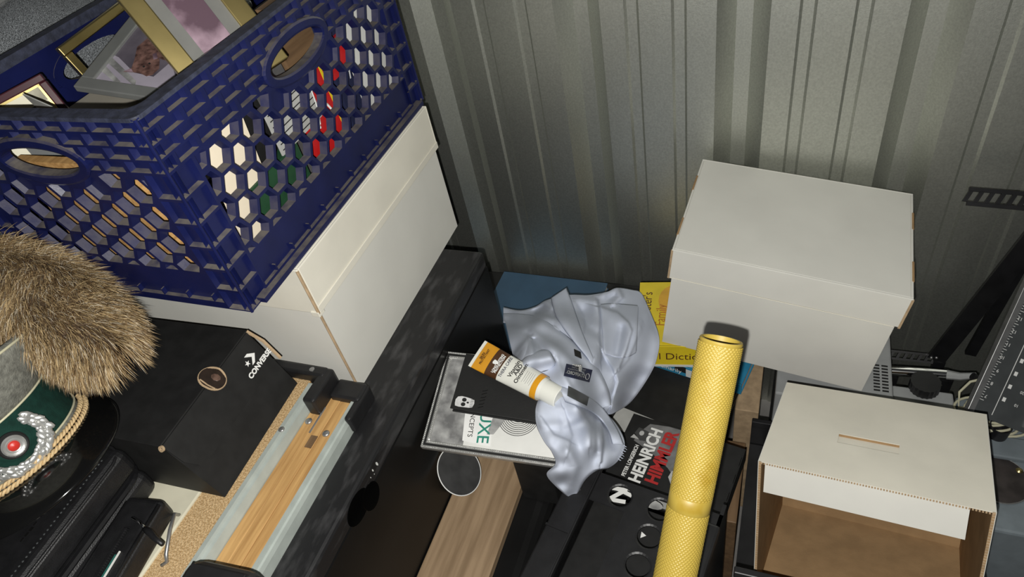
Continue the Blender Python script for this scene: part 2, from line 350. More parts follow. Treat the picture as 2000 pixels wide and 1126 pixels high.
m.build('floor_grid', M_blue, cr)
m = MB(); n = 12; rim = []
def rr_path(hx, hy, r, n=6): return [(sx * (hx - r) + r * math.cos(math.radians(a)), sy * (hy - r) + r * math.sin(math.radians(a))) for sx, sy, a0 in ((1, 1, 0), (-1, 1, 90), (-1, -1, 180), (1, -1, 270)) for a in [a0 + 90 * k / n for k in range(n + 1)]]
op_, ip_ = rr_path(CW / 2 + 0.001, CL / 2 + 0.001, 0.012), rr_path(CW / 2 - 0.019, CL / 2 - 0.019, 0.02)
k = len(op_)
m.add([(*p, CH - 0.003) for p in op_] + [(*p, CH + 0.002) for p in op_] + [(*p, CH + 0.002) for p in ip_] + [(*p, CH - 0.012) for p in ip_],
      [(j * k + i, j * k + (i + 1) % k, (j + 1) * k + (i + 1) % k, (j + 1) * k + i) for j in range(3) for i in range(k)] )
M_rim = mat('scuffed dark rim', (0.028, 0.032, 0.055), 0.6, 0, 0.35, 90, 0.3, 300)
m.build('rim', M_rim, cr)
for sx in (-1, 1):
    for sy in (-1, 1): MB().tube([(sx * (CW / 2 - 0.001), sy * (CL / 2 - 0.001), 0.0), (sx * (CW / 2 - 0.001), sy * (CL / 2 - 0.001), CH)], 0.0022, 8).build('corner_rib', M_blue, cr)

# ------------------------------------------------------------------ things in the crate
def picture_frame(name, label, M, W, H, bar, th, mf, mp, group=None, mat_w=0, m_mat=None):
    t = thing(name, label, 'picture frame', M, group)
    m = MB()
    for (x0, x1, y0, y1) in ((0, W, 0, bar), (0, W, H - bar, H), (0, bar, bar, H - bar), (W - bar, W, bar, H - bar)): m.box(x0, x1, y0, y1, -th, 0)
    m.build('moulding', mf, t, bev=0.0015)
    if mp: box(bar * 0.6, W - bar * 0.6, bar * 0.6, H - bar * 0.6, -th * 0.8, -th * 0.45).build('picture', mp, t)
    if mat_w:
        m = MB(); a = bar * 0.9
        for (x0, x1, y0, y1) in ((a, W - a, a, a + mat_w), (a, W - a, H - a - mat_w, H - a), (a, a + mat_w, a, H - a), (W - a - mat_w, W - a, a, H - a)): m.box(x0, x1, y0, y1, -th * 0.45, -th * 0.38)
        m.build('mount', m_mat, t)
    return t
M_catbg = mat('soft violet print', (0.035, 0.03, 0.045), 0.3, 0, 0, 9, col2=(0.16, 0.14, 0.17), cr=(0.35, 0.62), spec=0.5)
M_pink = mat('pink print', (0.10, 0.06, 0.08), 0.3, 0, 0, 14, col2=(0.42, 0.30, 0.36), cr=(0.4, 0.6))
M_fur_print = mat('brown cat print', (0.05, 0.025, 0.022), 0.35, 0, 0, 90, col2=(0.22, 0.12, 0.10), cr=(0.35, 0.65))
M_lilac = mat('pale lilac print', (0.34, 0.31, 0.37), 0.35, 0, 0.12, 14)
M_glassgrey = mat('grey metal frame', (0.34, 0.35, 0.34), 0.3, 0.6, 0.08, 20)
def at_pl(px, py, P, n):
    r = ray(px, py); n = Vector(n); return CP + r * ((Vector(P) - CP).dot(n) / r.dot(n))
BL = at(142, 168, 1.372); nn_ = (0.22, -0.19, 0.956); BR = at_pl(292, 190, BL, nn_); TL = at_pl(290, -2, BL, nn_)
t = picture_frame('picture_frame', 'silver grey metal frame with a cat photograph leaning in the blue crate', frame(BL, BR - BL, TL - BL), 0.165, 0.225, 0.020, 0.010, M_glassgrey, M_catbg)
def loc(px, py, M, h=0.0):                     # where the photo's ray meets the plane z = h of a thing
    Mi = M.inverted(); o = Mi @ CP; d = Mi.to_3x3() @ ray(px, py); t = (h - o.z) / d.z; return o + d * t
cM_ = frame(BL, BR - BL, TL - BL)
def print_px(name, P, m, h): return decal(name, [(max(0.019, min(0.146, q.x)), max(0.019, min(0.205, q.y))) for q in [loc(x, y, cM_, h) for x, y in P]], m, t, TR(0, 0, h))
print_px('print_floor', [(165, 176), (208, 106), (232, 112), (262, 142), (300, 150), (335, 120), (345, 160), (300, 186)], M_lilac, -0.0044)
print_px('chair_bar', [(203, 122), (214, 112), (266, 158), (257, 178)], M_photogrey, -0.0040)
print_px('chair_bar', [(190, 138), (199, 128), (236, 160), (226, 168)], M_photogrey, -0.0040)
print_px('cat_body', [(262, 120), (268, 92), (296, 68), (330, 62), (338, 104), (322, 118), (306, 112), (284, 112)], M_fur_print, -0.0040)
print_px('cat_head', [(241, 140), (257, 133), (262, 119), (278, 112), (300, 104), (312, 116), (311, 134), (298, 146), (286, 149), (274, 143), (260, 141)], M_fur_print, -0.0036)
print_px('cat_ear', [(242, 139), (256, 134), (260, 140)], M_pink, -0.0032)
print_px('cat_ear', [(298, 106), (306, 103), (308, 114), (300, 116)], M_pink, -0.0032)
for ex, ey in ((281, 130), (292, 124)): print_px('cat_eye', [(ex - 3, ey), (ex, ey - 2), (ex + 3, ey), (ex, ey + 2)], M_ink, -0.0032)
P0 = at(113, 95, 1.400); P1 = at_pl(250, -8, P0, (0.96, -0.22, 0.15)); P2 = at_pl(133, 165, P0, (0.96, -0.22, 0.15))
picture_frame('picture_frame', 'empty brass frame standing behind the cat photograph in the blue crate', frame(P0, P1 - P0, P0 - P2) @ TR(0, -0.17, 0), 0.22, 0.17, 0.013, 0.012, M_gold, None)
Q0 = at(343, 138, 1.385); Q1 = at_pl(312, -6, Q0, (0.7, -0.5, 0.5)); Q2 = at_pl(384, 112, Q0, (0.7, -0.5, 0.5))
picture_frame('picture_frame', 'wide brass frame with pinkish photograph standing against the crate wall', frame(Q0, Q2 - Q0, Q1 - Q0) @ TR(0, -0.06, 0), 0.13, 0.25, 0.026, 0.014, M_gold, M_pink, None, 0.02, mat('dim grey mount', (0.13, 0.13, 0.12), 0.6, 0, 0.08, 30))
G1 = at(78, 143, 1.400); G0 = at_pl(-20, 195, G1, (0.72, -0.62, 0.30)); G2 = at_pl(215, 217, G1, (0.72, -0.62, 0.30))
M_burg = mat('burgundy lacquer', (0.05, 0.012, 0.018), 0.25, 0, 0.15, 20)
t = picture_frame('picture_frame', 'burgundy frame with gilt inner edge and cream mount in the crate corner', frame(G1, G0 - G1, G2 - G1), 0.108, 0.135, 0.010, 0.012, M_burg, M_darkgrey, None, 0.022, M_cream)
m = MB()
for (x0, x1, y0, y1) in ((0.010, 0.098, 0.010, 0.013), (0.010, 0.013, 0.010, 0.125)): m.box(x0, x1, y0, y1, -0.006, 0.0005)
m.build('gilt_edge', M_gold, t)
tag(box(0, 0.07, 0, 0.05, -0.0015, 0).build('paper_sheet', M_greypaper, None, M=frame(at(45, 182, 1.405), at(115, 213, 1.395) - at(45, 182, 1.405), at(45, 215, 1.36) - at(45, 182, 1.405))), 'loose grey sheet tucked in front of the burgundy frame', 'paper')
bq = at(225, 198, 1.335)
bb_ = box(-0.075, 0.075, -0.045, 0.03, 0, 0.004).build('cardboard_sheet', mat('beige board', (0.40, 0.37, 0.31), 0.8, 0, 0.05, 20), None, M=TR(bq.x, bq.y + 0.012, 1.331))
tag(bb_, 'beige board below the cat photograph in the blue crate', 'board')
# upright cards and books seen through the honeycomb
def slab(name, label, cat, px0, px1, z0, z1, m, x=-0.690, th=0.008, lean=0, grp=None):
    a = at_x(px0[0], px0[1], x); b = at_x(px1[0], px1[1], x)
    y0, y1 = sorted((a.y, b.y))
    o = box(-th, 0, 0, y1 - y0, 0, z1 - z0).build(name, m, None, M=TR(x, y0, z0) @ RXm(lean)); return tag(o, label, cat, grp)
M_creamcard = mat('cream card', (0.80, 0.70, 0.54), 0.6, 0, 0.03, 20)
M_olive = mat('olive card', (0.20, 0.19, 0.11), 0.6, 0, 0.1, 20)
M_green2 = mat('green cloth cover', (0.012, 0.055, 0.022), 0.6, 0, 0.1, 60)
M_red = mat('red gloss card', (0.50, 0.015, 0.015), 0.3, 0, 0.08, 20)
def crate_card(name, label, cat, y0, y1, z0, z1, m, x, lean=0, th=0.006):
    return tag(box(-th, 0, 0, y1 - y0, 0, z1 - z0).build(name, m, None, M=TR(x, y0, z0) @ RXm(lean)), label, cat)
crate_card('cream_card', 'tall cream card behind the crate honeycomb near its front corner', 'card', 0.530, 0.612, 1.135, 1.375, M_creamcard, -0.672, -6)
crate_card('green_book', 'dark green cloth book low behind the crate honeycomb', 'book', 0.575, 0.70, 1.133, 1.235, M_green2, -0.668, 0, 0.02)
crate_card('black_case', 'thin black case beside the cream card in the crate', 'case', 0.60, 0.70, 1.135, 1.345, M_blackcard, -0.692, 4)
st = crate_card('striped_sheet', 'grey sheet printed with thin black curved lines in the crate', 'paper', 0.665, 0.775, 1.235, 1.305, M_greypaper, -0.668, 0, 0.003)
for k in range(7): box(0, 0.0004, 0.004, 0.106, 0.006 + k * 0.009, 0.0075 + k * 0.009).build('printed_line', M_ink, st)
rb = crate_card('red_box', 'red box with white lettering and yellow edge behind the honeycomb', 'box', 0.735, 0.825, 1.165, 1.295, M_red, -0.670, 3, 0.018)
box(0, 0.0006, 0.082, 0.087, 0, 0.13).build('yellow_stripe', M_yellow, rb)
for (a, b) in (((0.012, 0.110), (0.030, 0.055)), ((0.045, 0.110), (0.032, 0.060)), ((0.055, 0.085), (0.072, 0.060))): MB().tube([(0.0004, a[0], a[1]), (0.0006, (a[0] + b[0]) / 2 + 0.003, (a[1] + b[1]) / 2), (0.0004, b[0], b[1])], 0.0022, 5).build('white_stroke', M_whiteink, rb)
crate_card('red_card', 'small red card high up behind the far crate honeycomb', 'card', 0.835, 0.885, 1.262, 1.315, M_red, -0.668)
crate_card('white_card', 'white card at the far end of the crate behind honeycomb', 'card', 0.895, 0.995, 1.14, 1.33, M_paper, -0.671, 0)
nb = crate_card('navy_card', 'black card with white script between red box and white card', 'card', 0.848, 0.893, 1.14, 1.36, M_navy, -0.674, 2)
text('NY', 0.03, M_whiteink, nb, TR(0.0006, 0.004, 0.10) @ RZ(90) @ RXm(90), shear=0.3)
crate_card('grey_album', 'grey album with brown wooden edge behind the crate hand hole', 'album', 0.66, 0.80, 1.14, 1.385, M_steel, -0.705, 8, 0.02)
crate_card('wooden_plaque', 'brown wooden plaque standing in the far half of the crate', 'plaque', 0.80, 0.985, 1.135, 1.39, M_brownwood, -0.715, 0, 0.018)
crate_card('dark_binder', 'black binder standing upright in the middle of the crate', 'binder', 0.69, 0.99, 1.135, 1.37, M_blackcard, -0.755, 0, 0.03)
ob = tag(box(-0.10, 0.10, 0, 0.014, 0, 0.19).build('amber_plaque', M_pine, None, M=TR(-0.86, 0.500, 1.135)), 'amber wooden plaque behind the hand hole at the crate end', 'plaque')

# ================================================================== GREY BUNDLE LEFT OF THE CRATE
M_heather = mat('grey heather fleece', (0.03, 0.033, 0.036), 0.9, 0, 0, 900, 0.4, 900, col2=(0.30, 0.32, 0.34), cr=(0.42, 0.62))
bu = thing('bagged_blanket', 'grey heathered blanket in clear plastic beside the blue crate', 'blanket', TR(-1.275, 0.78, 0.84))
m = MB(); nu, nv = 40, 28; vs = []; fs = []
for i in range(nu + 1):
    for j in range(nv):
        u = i / nu; g = 2 * math.pi * j / nv
        k = math.sin(math.pi * min(1, max(0, u * 1.0))) ** 0.18 if 0 < u < 1 else 0.02
        x = 0.185 * k * (abs(math.cos(g)) ** 0.5) * math.copysign(1, math.cos(g)); z = 0.295 + 0.295 * k * (abs(math.sin(g)) ** 0.55) * math.copysign(1, math.sin(g))
        vs.append((x + 0.006 * math.sin(9 * u + 3 * g), -0.40 + 0.80 * u, max(0.0, z + (0.012 * math.sin(17 * u + 2 * x * 30) if z > 0.4 else 0))))
for i in range(nu):
    for j in range(nv): fs.append((i * nv + j, i * nv + (j + 1) % nv, (i + 1) * nv + (j + 1) % nv, (i + 1) * nv + j))
fs += [tuple(range(nv)), tuple(range(nu * nv + nv - 1, nu * nv - 1, -1))]
m.add(vs, fs); m.build('blanket', M_heather, bu, smooth=True)
M_plastic = mat('clear plastic film', (0.9, 0.9, 0.88), 0.15, 0, 0.02, 20, 0.5, 40); M_plastic.node_tree.nodes['Principled BSDF'].inputs['Alpha'].default_value = 0.22
m = MB(); vs = []; fs = []; nx, ny = 26, 40
for i in range(nx + 1):
    for j in range(ny + 1):
        x = -0.17 + 0.33 * i / nx; y = -0.1 + 0.48 * j / ny
        vs.append((x, y, 0.605 + 0.010 * math.sin(x * 60 + y * 25) + 0.006 * math.sin(x * 110 - y * 60 + 2 * math.sin(y * 30))))
for i in range(nx):
    for j in range(ny): a = i * (ny + 1) + j; fs.append((a, a + ny + 1, a + ny + 2, a + 1))
m.add(vs, fs); m.build('plastic_film', M_plastic, bu, smooth=True)

# ================================================================== OPEN WOODEN CASE ON THE CABINET
ca = thing('instrument_case', 'pine box with grey green metal edging and black corner guard on cabinet top', 'case', TR(-0.60, 0.30, 0.84))
#   local: x 0 = outer right edge, goes to -0.42; y -0.28 .. 0.235
CY0, CY1 = -0.28, 0.232
for k in range(3):
    w0 = -0.0745 + k * 0.0208
    box(w0 + 0.0003, w0 + 0.0204, CY0, CY1, 0.0, 0.028 + 0.0008 * (k % 2)).build('board', M_pine, ca, bev=0.0008)
def moulding(x0, x1, z0, z1, name):
    m = MB(); w = x1 - x0
    prof = [(x0, z0), (x1, z0), (x1, z1 * 0.6 + z0 * 0.4), (x1 - w * 0.18, z1 - 0.006), (x1 - w * 0.42, z1 - 0.005), (x1 - w * 0.52, z1), (x0 + w * 0.12, z1), (x0, z1 - 0.004)]
    n = len(prof); m.add([(x, y, z) for y in (CY0, CY1 - 0.01) for x, z in prof], [tuple(range(n))[::1], tuple(range(2 * n - 1, n - 1, -1))] + [(i, n + i, n + (i + 1) % n, (i + 1) % n) for i in range(n)])
    return m.build(name, M_greymould, ca)
moulding(-0.012, 0.0, 0.0, 0.034, 'edge_rail')
ir = moulding(-0.094, -0.0745, 0.0, 0.050, 'edge_rail')
for (x, y) in ((-0.024, 0.150), (-0.066, 0.165)): MB().lathe([(0.006, 0.0), (0.006, 0.0012), (0.0045, 0.0026), (0.0, 0.003)], 14, TR(x, y, 0.0285), cap=False).build('rivet', M_steel, ca, smooth=True)
MB().lathe([(0.005, 0.0), (0.005, 0.001), (0.003, 0.002), (0.0, 0.002)], 14, TR(-0.086, 0.130, 0.0495), cap=False).build('rivet', M_steel, ca, smooth=True)
box(-0.046, -0.034, 0.120, 0.142, 0.0285, 0.0300).build('dark_patch', M_brownwood, ca)
MB().tube([(-0.052, 0.145, 0.0293), (-0.052, 0.195, 0.0293)], 0.0016, 6).build('pin', M_steel, ca)
box(-0.165, -0.094, CY0, CY1, 0.0, 0.046).build('side_wall', M_pine, ca)
M_tweed = mat('tan woven tweed', (0.36, 0.23, 0.10), 0.9, 0, 0, 420, 0.5, 500, col2=(0.62, 0.45, 0.25), cr=(0.4, 0.6))
tw = box(-0.165, -0.0945, CY0, CY1 - 0.004, 0.046, 0.0475).build('tweed_cover', M_tweed, ca)
m = MB()                                                        # weave: small raised threads in rows
for i in range(26):
    for j in range(120):
        if (i + j) % 2 == 0: m.box(-0.1645 + i * 0.0027, -0.1625 + i * 0.0027, CY0 + 0.02 + j * 0.004, CY0 + 0.0232 + j * 0.004, 0.0475, 0.0481)
m.build('weave', M_tweed, tw, kind='stuff')
cp = box(-0.42, -0.148, CY0, CY1 - 0.15, 0.046, 0.052).build('cream_panel', M_cream, ca, bev=0.002)
box(-0.205, -0.19, -0.12, -0.10, 0.0521, 0.0526).build('paper_label', mat('aged paper', (0.45, 0.38, 0.22), 0.7), cp)
MB().lathe([(0.004, 0), (0.004, 0.0008)], 12, TR(-0.19, -0.165, 0.052)).build('hole', M_ink, cp)
box(-0.42, -0.166, CY1 - 0.15, CY1, 0.0, 0.03).build('inner_wall', M_brownwood, ca)
MB().tube([(-0.155, -0.035, 0.052), (-0.152, -0.040, 0.064), (-0.140, -0.062, 0.066), (-0.124, -0.092, 0.062), (-0.124, -0.098, 0.052), (-0.130, -0.104, 0.050)], 0.0026, 8).build('hook', M_steel, ca, smooth=True)
cg = MB().box(-0.185, -0.062, CY1 - 0.004, CY1 + 0.016, 0, 0.066).box(-0.075, -0.052, CY1 - 0.052, CY1 + 0.016, 0.0, 0.064).box(-0.052, 0.004, CY1 - 0.020, CY1 + 0.016, 0, 0.040).box(-0.006, 0.006, CY1 - 0.055, CY1 + 0.016, 0, 0.036).build('corner_guard', M_blackplastic, ca, bev=0.005, seg=3)
MB().lathe([(0.0045, 0.0), (0.0045, 0.0015), (0.002, 0.002)], 12, TR(-0.088, CY1 + 0.006, 0.0655)).build('rivet', M_steel, cg)

# ================================================================== SHOE BOX
sbM = TR(-0.715, 0.4100, 0.893) @ RZ(2)
sb = thing('shoe_box', 'black card shoe box with white star and chevron mark and round hole', 'box', sbM)
hw = 0.105; hh = 0.118; top_x = -0.030
#   end wall leans out at the foot as in the photo; long axis runs to -x
m = MB()
m.add([(0.010, -hw, 0), (0.010, hw, 0), (top_x, hw, hh), (top_x, -hw, hh), (-0.31, -hw, 0), (-0.31, hw, 0), (-0.31, hw, hh), (-0.31, -hw, hh)],
      [(0, 1, 2, 3), (4, 7, 6, 5), (0, 3, 7, 4), (1, 5, 6, 2), (0, 4, 5, 1)])
body = m.build('body', M_blackcard, sb)
box(-0.31, top_x + 0.001, -hw - 0.002, hw + 0.002, hh, hh + 0.003).build('lid', M_blackcard, sb, bev=0.001)
endM = frame((0.010, 0, 0), (0, 1, 0), Vector((top_x - 0.010, 0, hh)))      # end wall: x along +Y, y up the wall, z outward
L_end = math.hypot(0.04, hh)
flap = MB().prism([(-hw, L_end), (hw, L_end), (hw - 0.006, 0.066), (hw - 0.022, 0.056), (-hw + 0.035, 0.056), (-hw + 0.012, 0.062), (-hw + 0.002, 0.085)], 0.0, 0.0018).build('flap', M_blackcard, sb, M=endM)
ring = MB(); n = 28; A = []
for k in range(n): g = 2 * math.pi * k / n; A.append((0.017 * math.cos(g), 0.019 * math.sin(g)))
hM = frame((top_x + 0.002, 0.012, hh + 0.001), (0, 1, 0), (-0.8, 0, 0.6))
MB().tube([(x, y, 0.003 - abs(y) * 0.25) for x, y in A], 0.0016, 6, closed=True).build('hole_rim', M_kraftl, sb, M=hM)
dk = MB().prism(A, -0.004, 0.0008).build('hole', mat('dark brown opening', (0.02, 0.012, 0.008), 0.4, 0, 0.3, 60), sb, M=hM)
MB().tube([(-0.012, -0.012, 0.001), (-0.0125, 0.0, 0.002), (-0.010, 0.013, 0.001)], 0.0011, 6).build('paper_edge', M_kraftl, dk)
MB().ball((0.004, -0.003, 0.0006), 0.006, 0.008, 0.0006).build('tissue', mat('brown tissue', (0.10, 0.06, 0.045), 0.25, 0, 0.4, 120), dk, smooth=True)
text('CONVERSE', 0.0118, M_whiteink, sb, endM @ TR(hw - 0.052, 0.073, 0.0022), bold=0.0005)
def star(cx, cy, R, r=0.4): return [(cx + (R if k % 2 == 0 else R * r) * math.sin(math.pi * k / 5), cy + (R if k % 2 == 0 else R * r) * math.cos(math.pi * k / 5)) for k in range(10)]
decal('star_mark', star(hw - 0.0375, 0.0935, 0.0052), M_whiteink, sb, endM @ TR(0, 0, 0.002))
decal('chevron_mark', [(hw - 0.0345, 0.104), (hw - 0.027, 0.104), (hw - 0.0165, 0.0945), (hw - 0.027, 0.085), (hw - 0.0335, 0.085), (hw - 0.0245, 0.0945)], M_whiteink, sb, endM @ TR(0, 0, 0.002))
MB().tube([(0.006, hw + 0.001, 0.062), (-0.012, hw + 0.004, 0.096), (top_x, hw + 0.001, hh + 0.001)], 0.0028, 6).build('torn_edge', M_kraftl, sb)
MB().lathe([(0.0045, 0), (0.0045, 0.003), (0.0025, 0.003), (0.0025, 0)], 14, TR(top_x + 0.002, -hw - 0.001, hh - 0.002) @ RXm(60), cap=False).build('torn_curl', M_kraftl, sb)

# ================================================================== LEATHER CASES
def leather_case(name, label, M, L, W, H, z2):
    t = thing(name, label, 'case', M)
    box(-L / 2, L / 2, -W / 2, W / 2, 0, H * 0.46).build('lower_shell', M_leather, t, bev=0.014, seg=4)
    box(-L / 2, L / 2, -W / 2, W / 2, H * 0.54, H).build('upper_shell', M_leather, t, bev=0.014, seg=4)
    p = [(x, y, H * 0.5) for x, y in rr_path(L / 2 - 0.001, W / 2 - 0.001, 0.03)]
    MB().tube(p, H * 0.05, 6, closed=True).build('zip', M_blackmetal, t)
    m = MB()
    for i in range(len(p)):
        a = Vector(p[i]); b = Vector(p[(i + 1) % len(p)]); n = max(1, int((b - a).length / 0.0028))
        for k in range(n): c = a.lerp(b, k / n); m.box(c.x - 0.0022, c.x + 0.0022, c.y - 0.0007, c.y + 0.0007, c.z - 0.003, c.z + 0.003)
    m.build('zip_teeth', M_blackmetal, t, kind='stuff')
    for z in (H - 0.004, H * 0.12): MB().tube([(x, y, z) for x, y in rr_path(L / 2 - 0.002, W / 2 - 0.002, 0.03)], 0.0022, 6, closed=True).build('piping', M_leather, t, smooth=True)
    st = MB()
    for (x0, y0, x1, y1) in ((L / 2 - 0.02, -W / 2 + 0.02, L / 2 - 0.02, W / 2 - 0.02), (-L / 2 + 0.02, W / 2 - 0.02, L / 2 - 0.02, W / 2 - 0.02)):
        n = int(math.hypot(x1 - x0, y1 - y0) / 0.006)
        for k in range(n): c = (x0 + (x1 - x0) * k / n, y0 + (y1 - y0) * k / n); st.ball((c[0], c[1], H + 0.0003), 0.0016, 0.0016, 0.0005, n=5, m=4)
    st.build('stitching', M_darkgrey, t, kind='stuff')
    return t
bgM = TR(-0.952, 0.112, 0.893) @ RZ(3)
bg = leather_case('zipped_case', 'large black leather zip case lying under the grey military cap', bgM, 0.29, 0.36, 0.100, 0)
m = MB()
for k in range(13):
    if k % 5 != 4: m.box(0.098, 0.1005 + 0.001 * (k % 3), 0.03 + k * 0.0075, 0.0355 + k * 0.0075, 0.0999, 0.1006)
m.build('embossing', M_blackgloss, bg)
pM = TR(-0.767, 0.105, 0.893) @ RZ(8)
pb = thing('zipped_pouch', 'slim black leather pouch with open zip pocket beside the larger case', 'pouch', pM)
box(-0.032, 0.032, -0.20, 0.16, 0, 0.040).build('body', M_leather, pb, bev=0.010, seg=4)
for x in (-0.025, 0.028): MB().tube([(x, -0.20, 0.038), (x, 0.15, 0.038)], 0.003, 6).build('piping', M_leather, pb, smooth=True)
z_ = MB().tube([(0.006, -0.19, 0.041), (0.004, 0.11, 0.042)], 0.0035, 6).build('zip', M_blackmetal, pb)
m = MB()
for k in range(95): m.box(0.001, 0.010, -0.19 + k * 0.0032, -0.1885 + k * 0.0032, 0.0425, 0.0448)
m.build('zip_teeth', M_blackmetal, pb, kind='stuff')
box(0.0105, 0.0135, 0.02, 0.075, 0.0405, 0.0422).build('green_lining', mat('green lining', (0.02, 0.12, 0.10), 0.6), pb)
box(0.0138, 0.0155, 0.035, 0.08, 0.0405, 0.0425).build('white_lining', M_paper, pb)
sl = MB().tube([(0.006, 0.125, 0.045), (0.025, 0.118, 0.0465), (0.034, 0.112, 0.045)], 0.0024, 8).build('zip_slider', M_chrome, pb, smooth=True)
MB().tube([(0.034, 0.112, 0.046), (0.045, 0.108, 0.045), (0.060, 0.100, 0.046), (0.075, 0.094, 0.045)], [0.003, 0.0048, 0.0036, 0.003], 8).build('zip_pull', M_leather, sl, smooth=True)

# ================================================================== MILITARY CAP
cq = at(24, 868, 1.100); cf = Vector((0.975, -0.222, 0))
cR = frame((0, 0, 0), cf, Vector((0.222, 0.975, 0))) @ RYm(-18)
cc = cq - cR.to_3x3() @ Vector((0.1035, 0, 0.046))
cp_ = thing('peaked_cap', 'grey peaked military cap with green band, tan cord and wreath badge', 'cap', Matrix.Translation(cc) @ cR)
def ring_pt(a, R, sq=0.92): return (R * math.cos(a), R * sq * math.sin(a))
def cap_loft(prof, n=72, mm=None):        # (radius, z, front lift)
    m = MB(); vs = []; fs = []
    for (R, z, lift) in prof:
        for k in range(n):
            a = 2 * math.pi * k / n; x, y = ring_pt(a, R); vs.append((x, y, z + lift * (0.5 + 0.5 * math.cos(a)) ** 1.5))
    for i in range(len(prof) - 1):
        for k in range(n): fs.append((i * n + k, i * n + (k + 1) % n, (i + 1) * n + (k + 1) % n, (i + 1) * n + k))
    fs += [tuple(range(n - 1, -1, -1)), tuple(range((len(prof) - 1) * n, len(prof) * n))]
    m.add(vs, fs); return m
cap_loft([(0.099, 0.0, 0), (0.102, 0.002, 0), (0.102, 0.018, 0), (0.0985, 0.019, 0)]).build('lower_band', M_felt, cp_, smooth='auto')
cap_loft([(0.099, 0.018, 0), (0.1015, 0.019, 0), (0.1035, 0.076, 0), (0.099, 0.077, 0)]).build('green_band', M_green, cp_, smooth='auto')
cap_loft([(0.098, 0.074, 0), (0.103, 0.077, 0), (0.118, 0.092, 0.012), (0.134, 0.107, 0.028), (0.138, 0.113, 0.034), (0.132, 0.118, 0.035), (0.10, 0.116, 0.030), (0.05, 0.112, 0.015), (0.01, 0.111, 0.01)]).build('crown', M_felt, cp_, smooth=True)
for (R, z, r, l) in ((0.1030, 0.019, 0.0015, 0), (0.1045, 0.077, 0.0015, 0), (0.1385, 0.114, 0.0018, 0.034)):
    pts = [(*ring_pt(2 * math.pi * k / 72, R), z + l * (0.5 + 0.5 * math.cos(2 * math.pi * k / 72)) ** 1.5) for k in range(72)]
    MB().tube(pts, r, 6, closed=True).build('piping', M_piping, cp_, smooth=True)
vs = []; fs = []; nA, nR = 40, 10
for i in range(nA + 1):
    a = math.radians(-82 + 164 * i / nA); k = math.cos(a) ** 0.6 if math.cos(a) > 0 else 0
    for j in range(nR + 1):
        t = j / nR; R = 0.100 + (0.010 + 0.054 * k) * t; x, y = ring_pt(a, R); vs.append((x, y, 0.008 - 0.022 * k * t - 0.012 * k * t * t))
for i in range(nA):
    for j in range(nR): p = i * (nR + 1) + j; fs.append((p, p + nR + 1, p + nR + 2, p + 1)) if False else fs.append((p, p + 1, p + nR + 2, p + nR + 1))
m = MB(); m.add(vs, fs)
M_visor = mat('patent black visor', (0.005, 0.005, 0.005), 0.10, 0, 0.1, 8, spec=0.6, coat=0.5)
vz = m.build('visor', M_visor, cp_, smooth=True); sm = vz.modifiers.new('sol', 'SOLIDIFY'); sm.thickness = 0.0025
for q in range(2):                                                # a pair of twisted cords along the front
    base = [(*ring_pt(math.radians(-86 + 172 * k / 260), 0.1075 + 0.0035 * q), 0.0125 - 0.0062 * q) for k in range(261)]
    for s_ in range(2):
        pts = []
        for k, p in enumerate(base):
            g = k * 0.62 + math.pi * s_; n_ = Vector((p[0], p[1], 0)).normalized()
            pts.append(Vector(p) + n_ * 0.0017 * math.cos(g) + Vector((0, 0, 0.0017 * math.sin(g))))
        MB().tube(pts, 0.0020, 5).build('cord_strand', M_cord, cp_, smooth=True)
for sgn in (-1, 1): MB().lathe([(0.0055, 0), (0.0055, 0.002), (0.003, 0.004), (0, 0.0045)], 14, TR(0.0 + 0.012, sgn * 0.098, 0.010) @ RXm(-90 * sgn), cap=False).build('cord_button', M_gold, cp_, smooth=True)
bdM = frame((0.1035, 0, 0.046), (0, 1, 0), (0, 0, 1)) @ Matrix.Diagonal((1.45, 1.45, 1.2, 1))                # badge on the band: x right, y up, z outward
bd = MB().lathe([(0.0118, 0.0), (0.0118, 0.004), (0.0105, 0.0058), (0.0088, 0.0050)], 32, cap=False).build('cockade', M_ink, cp_, smooth='auto', M=bdM)
MB().lathe([(0.0092, 0.0), (0.0092, 0.0062), (0.0080, 0.0074), (0.0062, 0.0066), (0.0055, 0.0072), (0.0044, 0.0066)], 32, cap=False).build('silver_ring', M_silver, bd, smooth='auto')
MB().lathe([(0.0046, 0.0), (0.0046, 0.0066), (0.003, 0.0080), (0.0, 0.0084)], 24, cap=False).build('red_centre', mat('red enamel', (0.55, 0.03, 0.02), 0.4), bd, smooth=True)
MB().ball((0, 0, 0), 0.0155, 0.0145, 0.002, n=24).build('backing', M_green, bd)
rnd = random.Random(3); m = MB()
for k in range(64):                                               # oak leaves of the wreath
    a = math.radians(-215 + 250 * (k // 2) / 31); R = 0.0195 + 0.0050 * (k % 2) + rnd.uniform(-0.001, 0.001)
    M_ = TR(R * 1.16 * math.cos(a), R * math.sin(a), 0.003 + rnd.uniform(0, 0.002)) @ Matrix.Rotation(a + (1.9 if math.cos(a) > 0 else -1.9) + rnd.uniform(-0.4, 0.4), 4, 'Z') @ RYm(rnd.uniform(-25, 25))
    m.ball((0, 0, 0), 0.0056, 0.0030, 0.0020, M_, n=7, m=5)
m.build('oak_leaf_wreath', M_silver, bd, smooth=True)
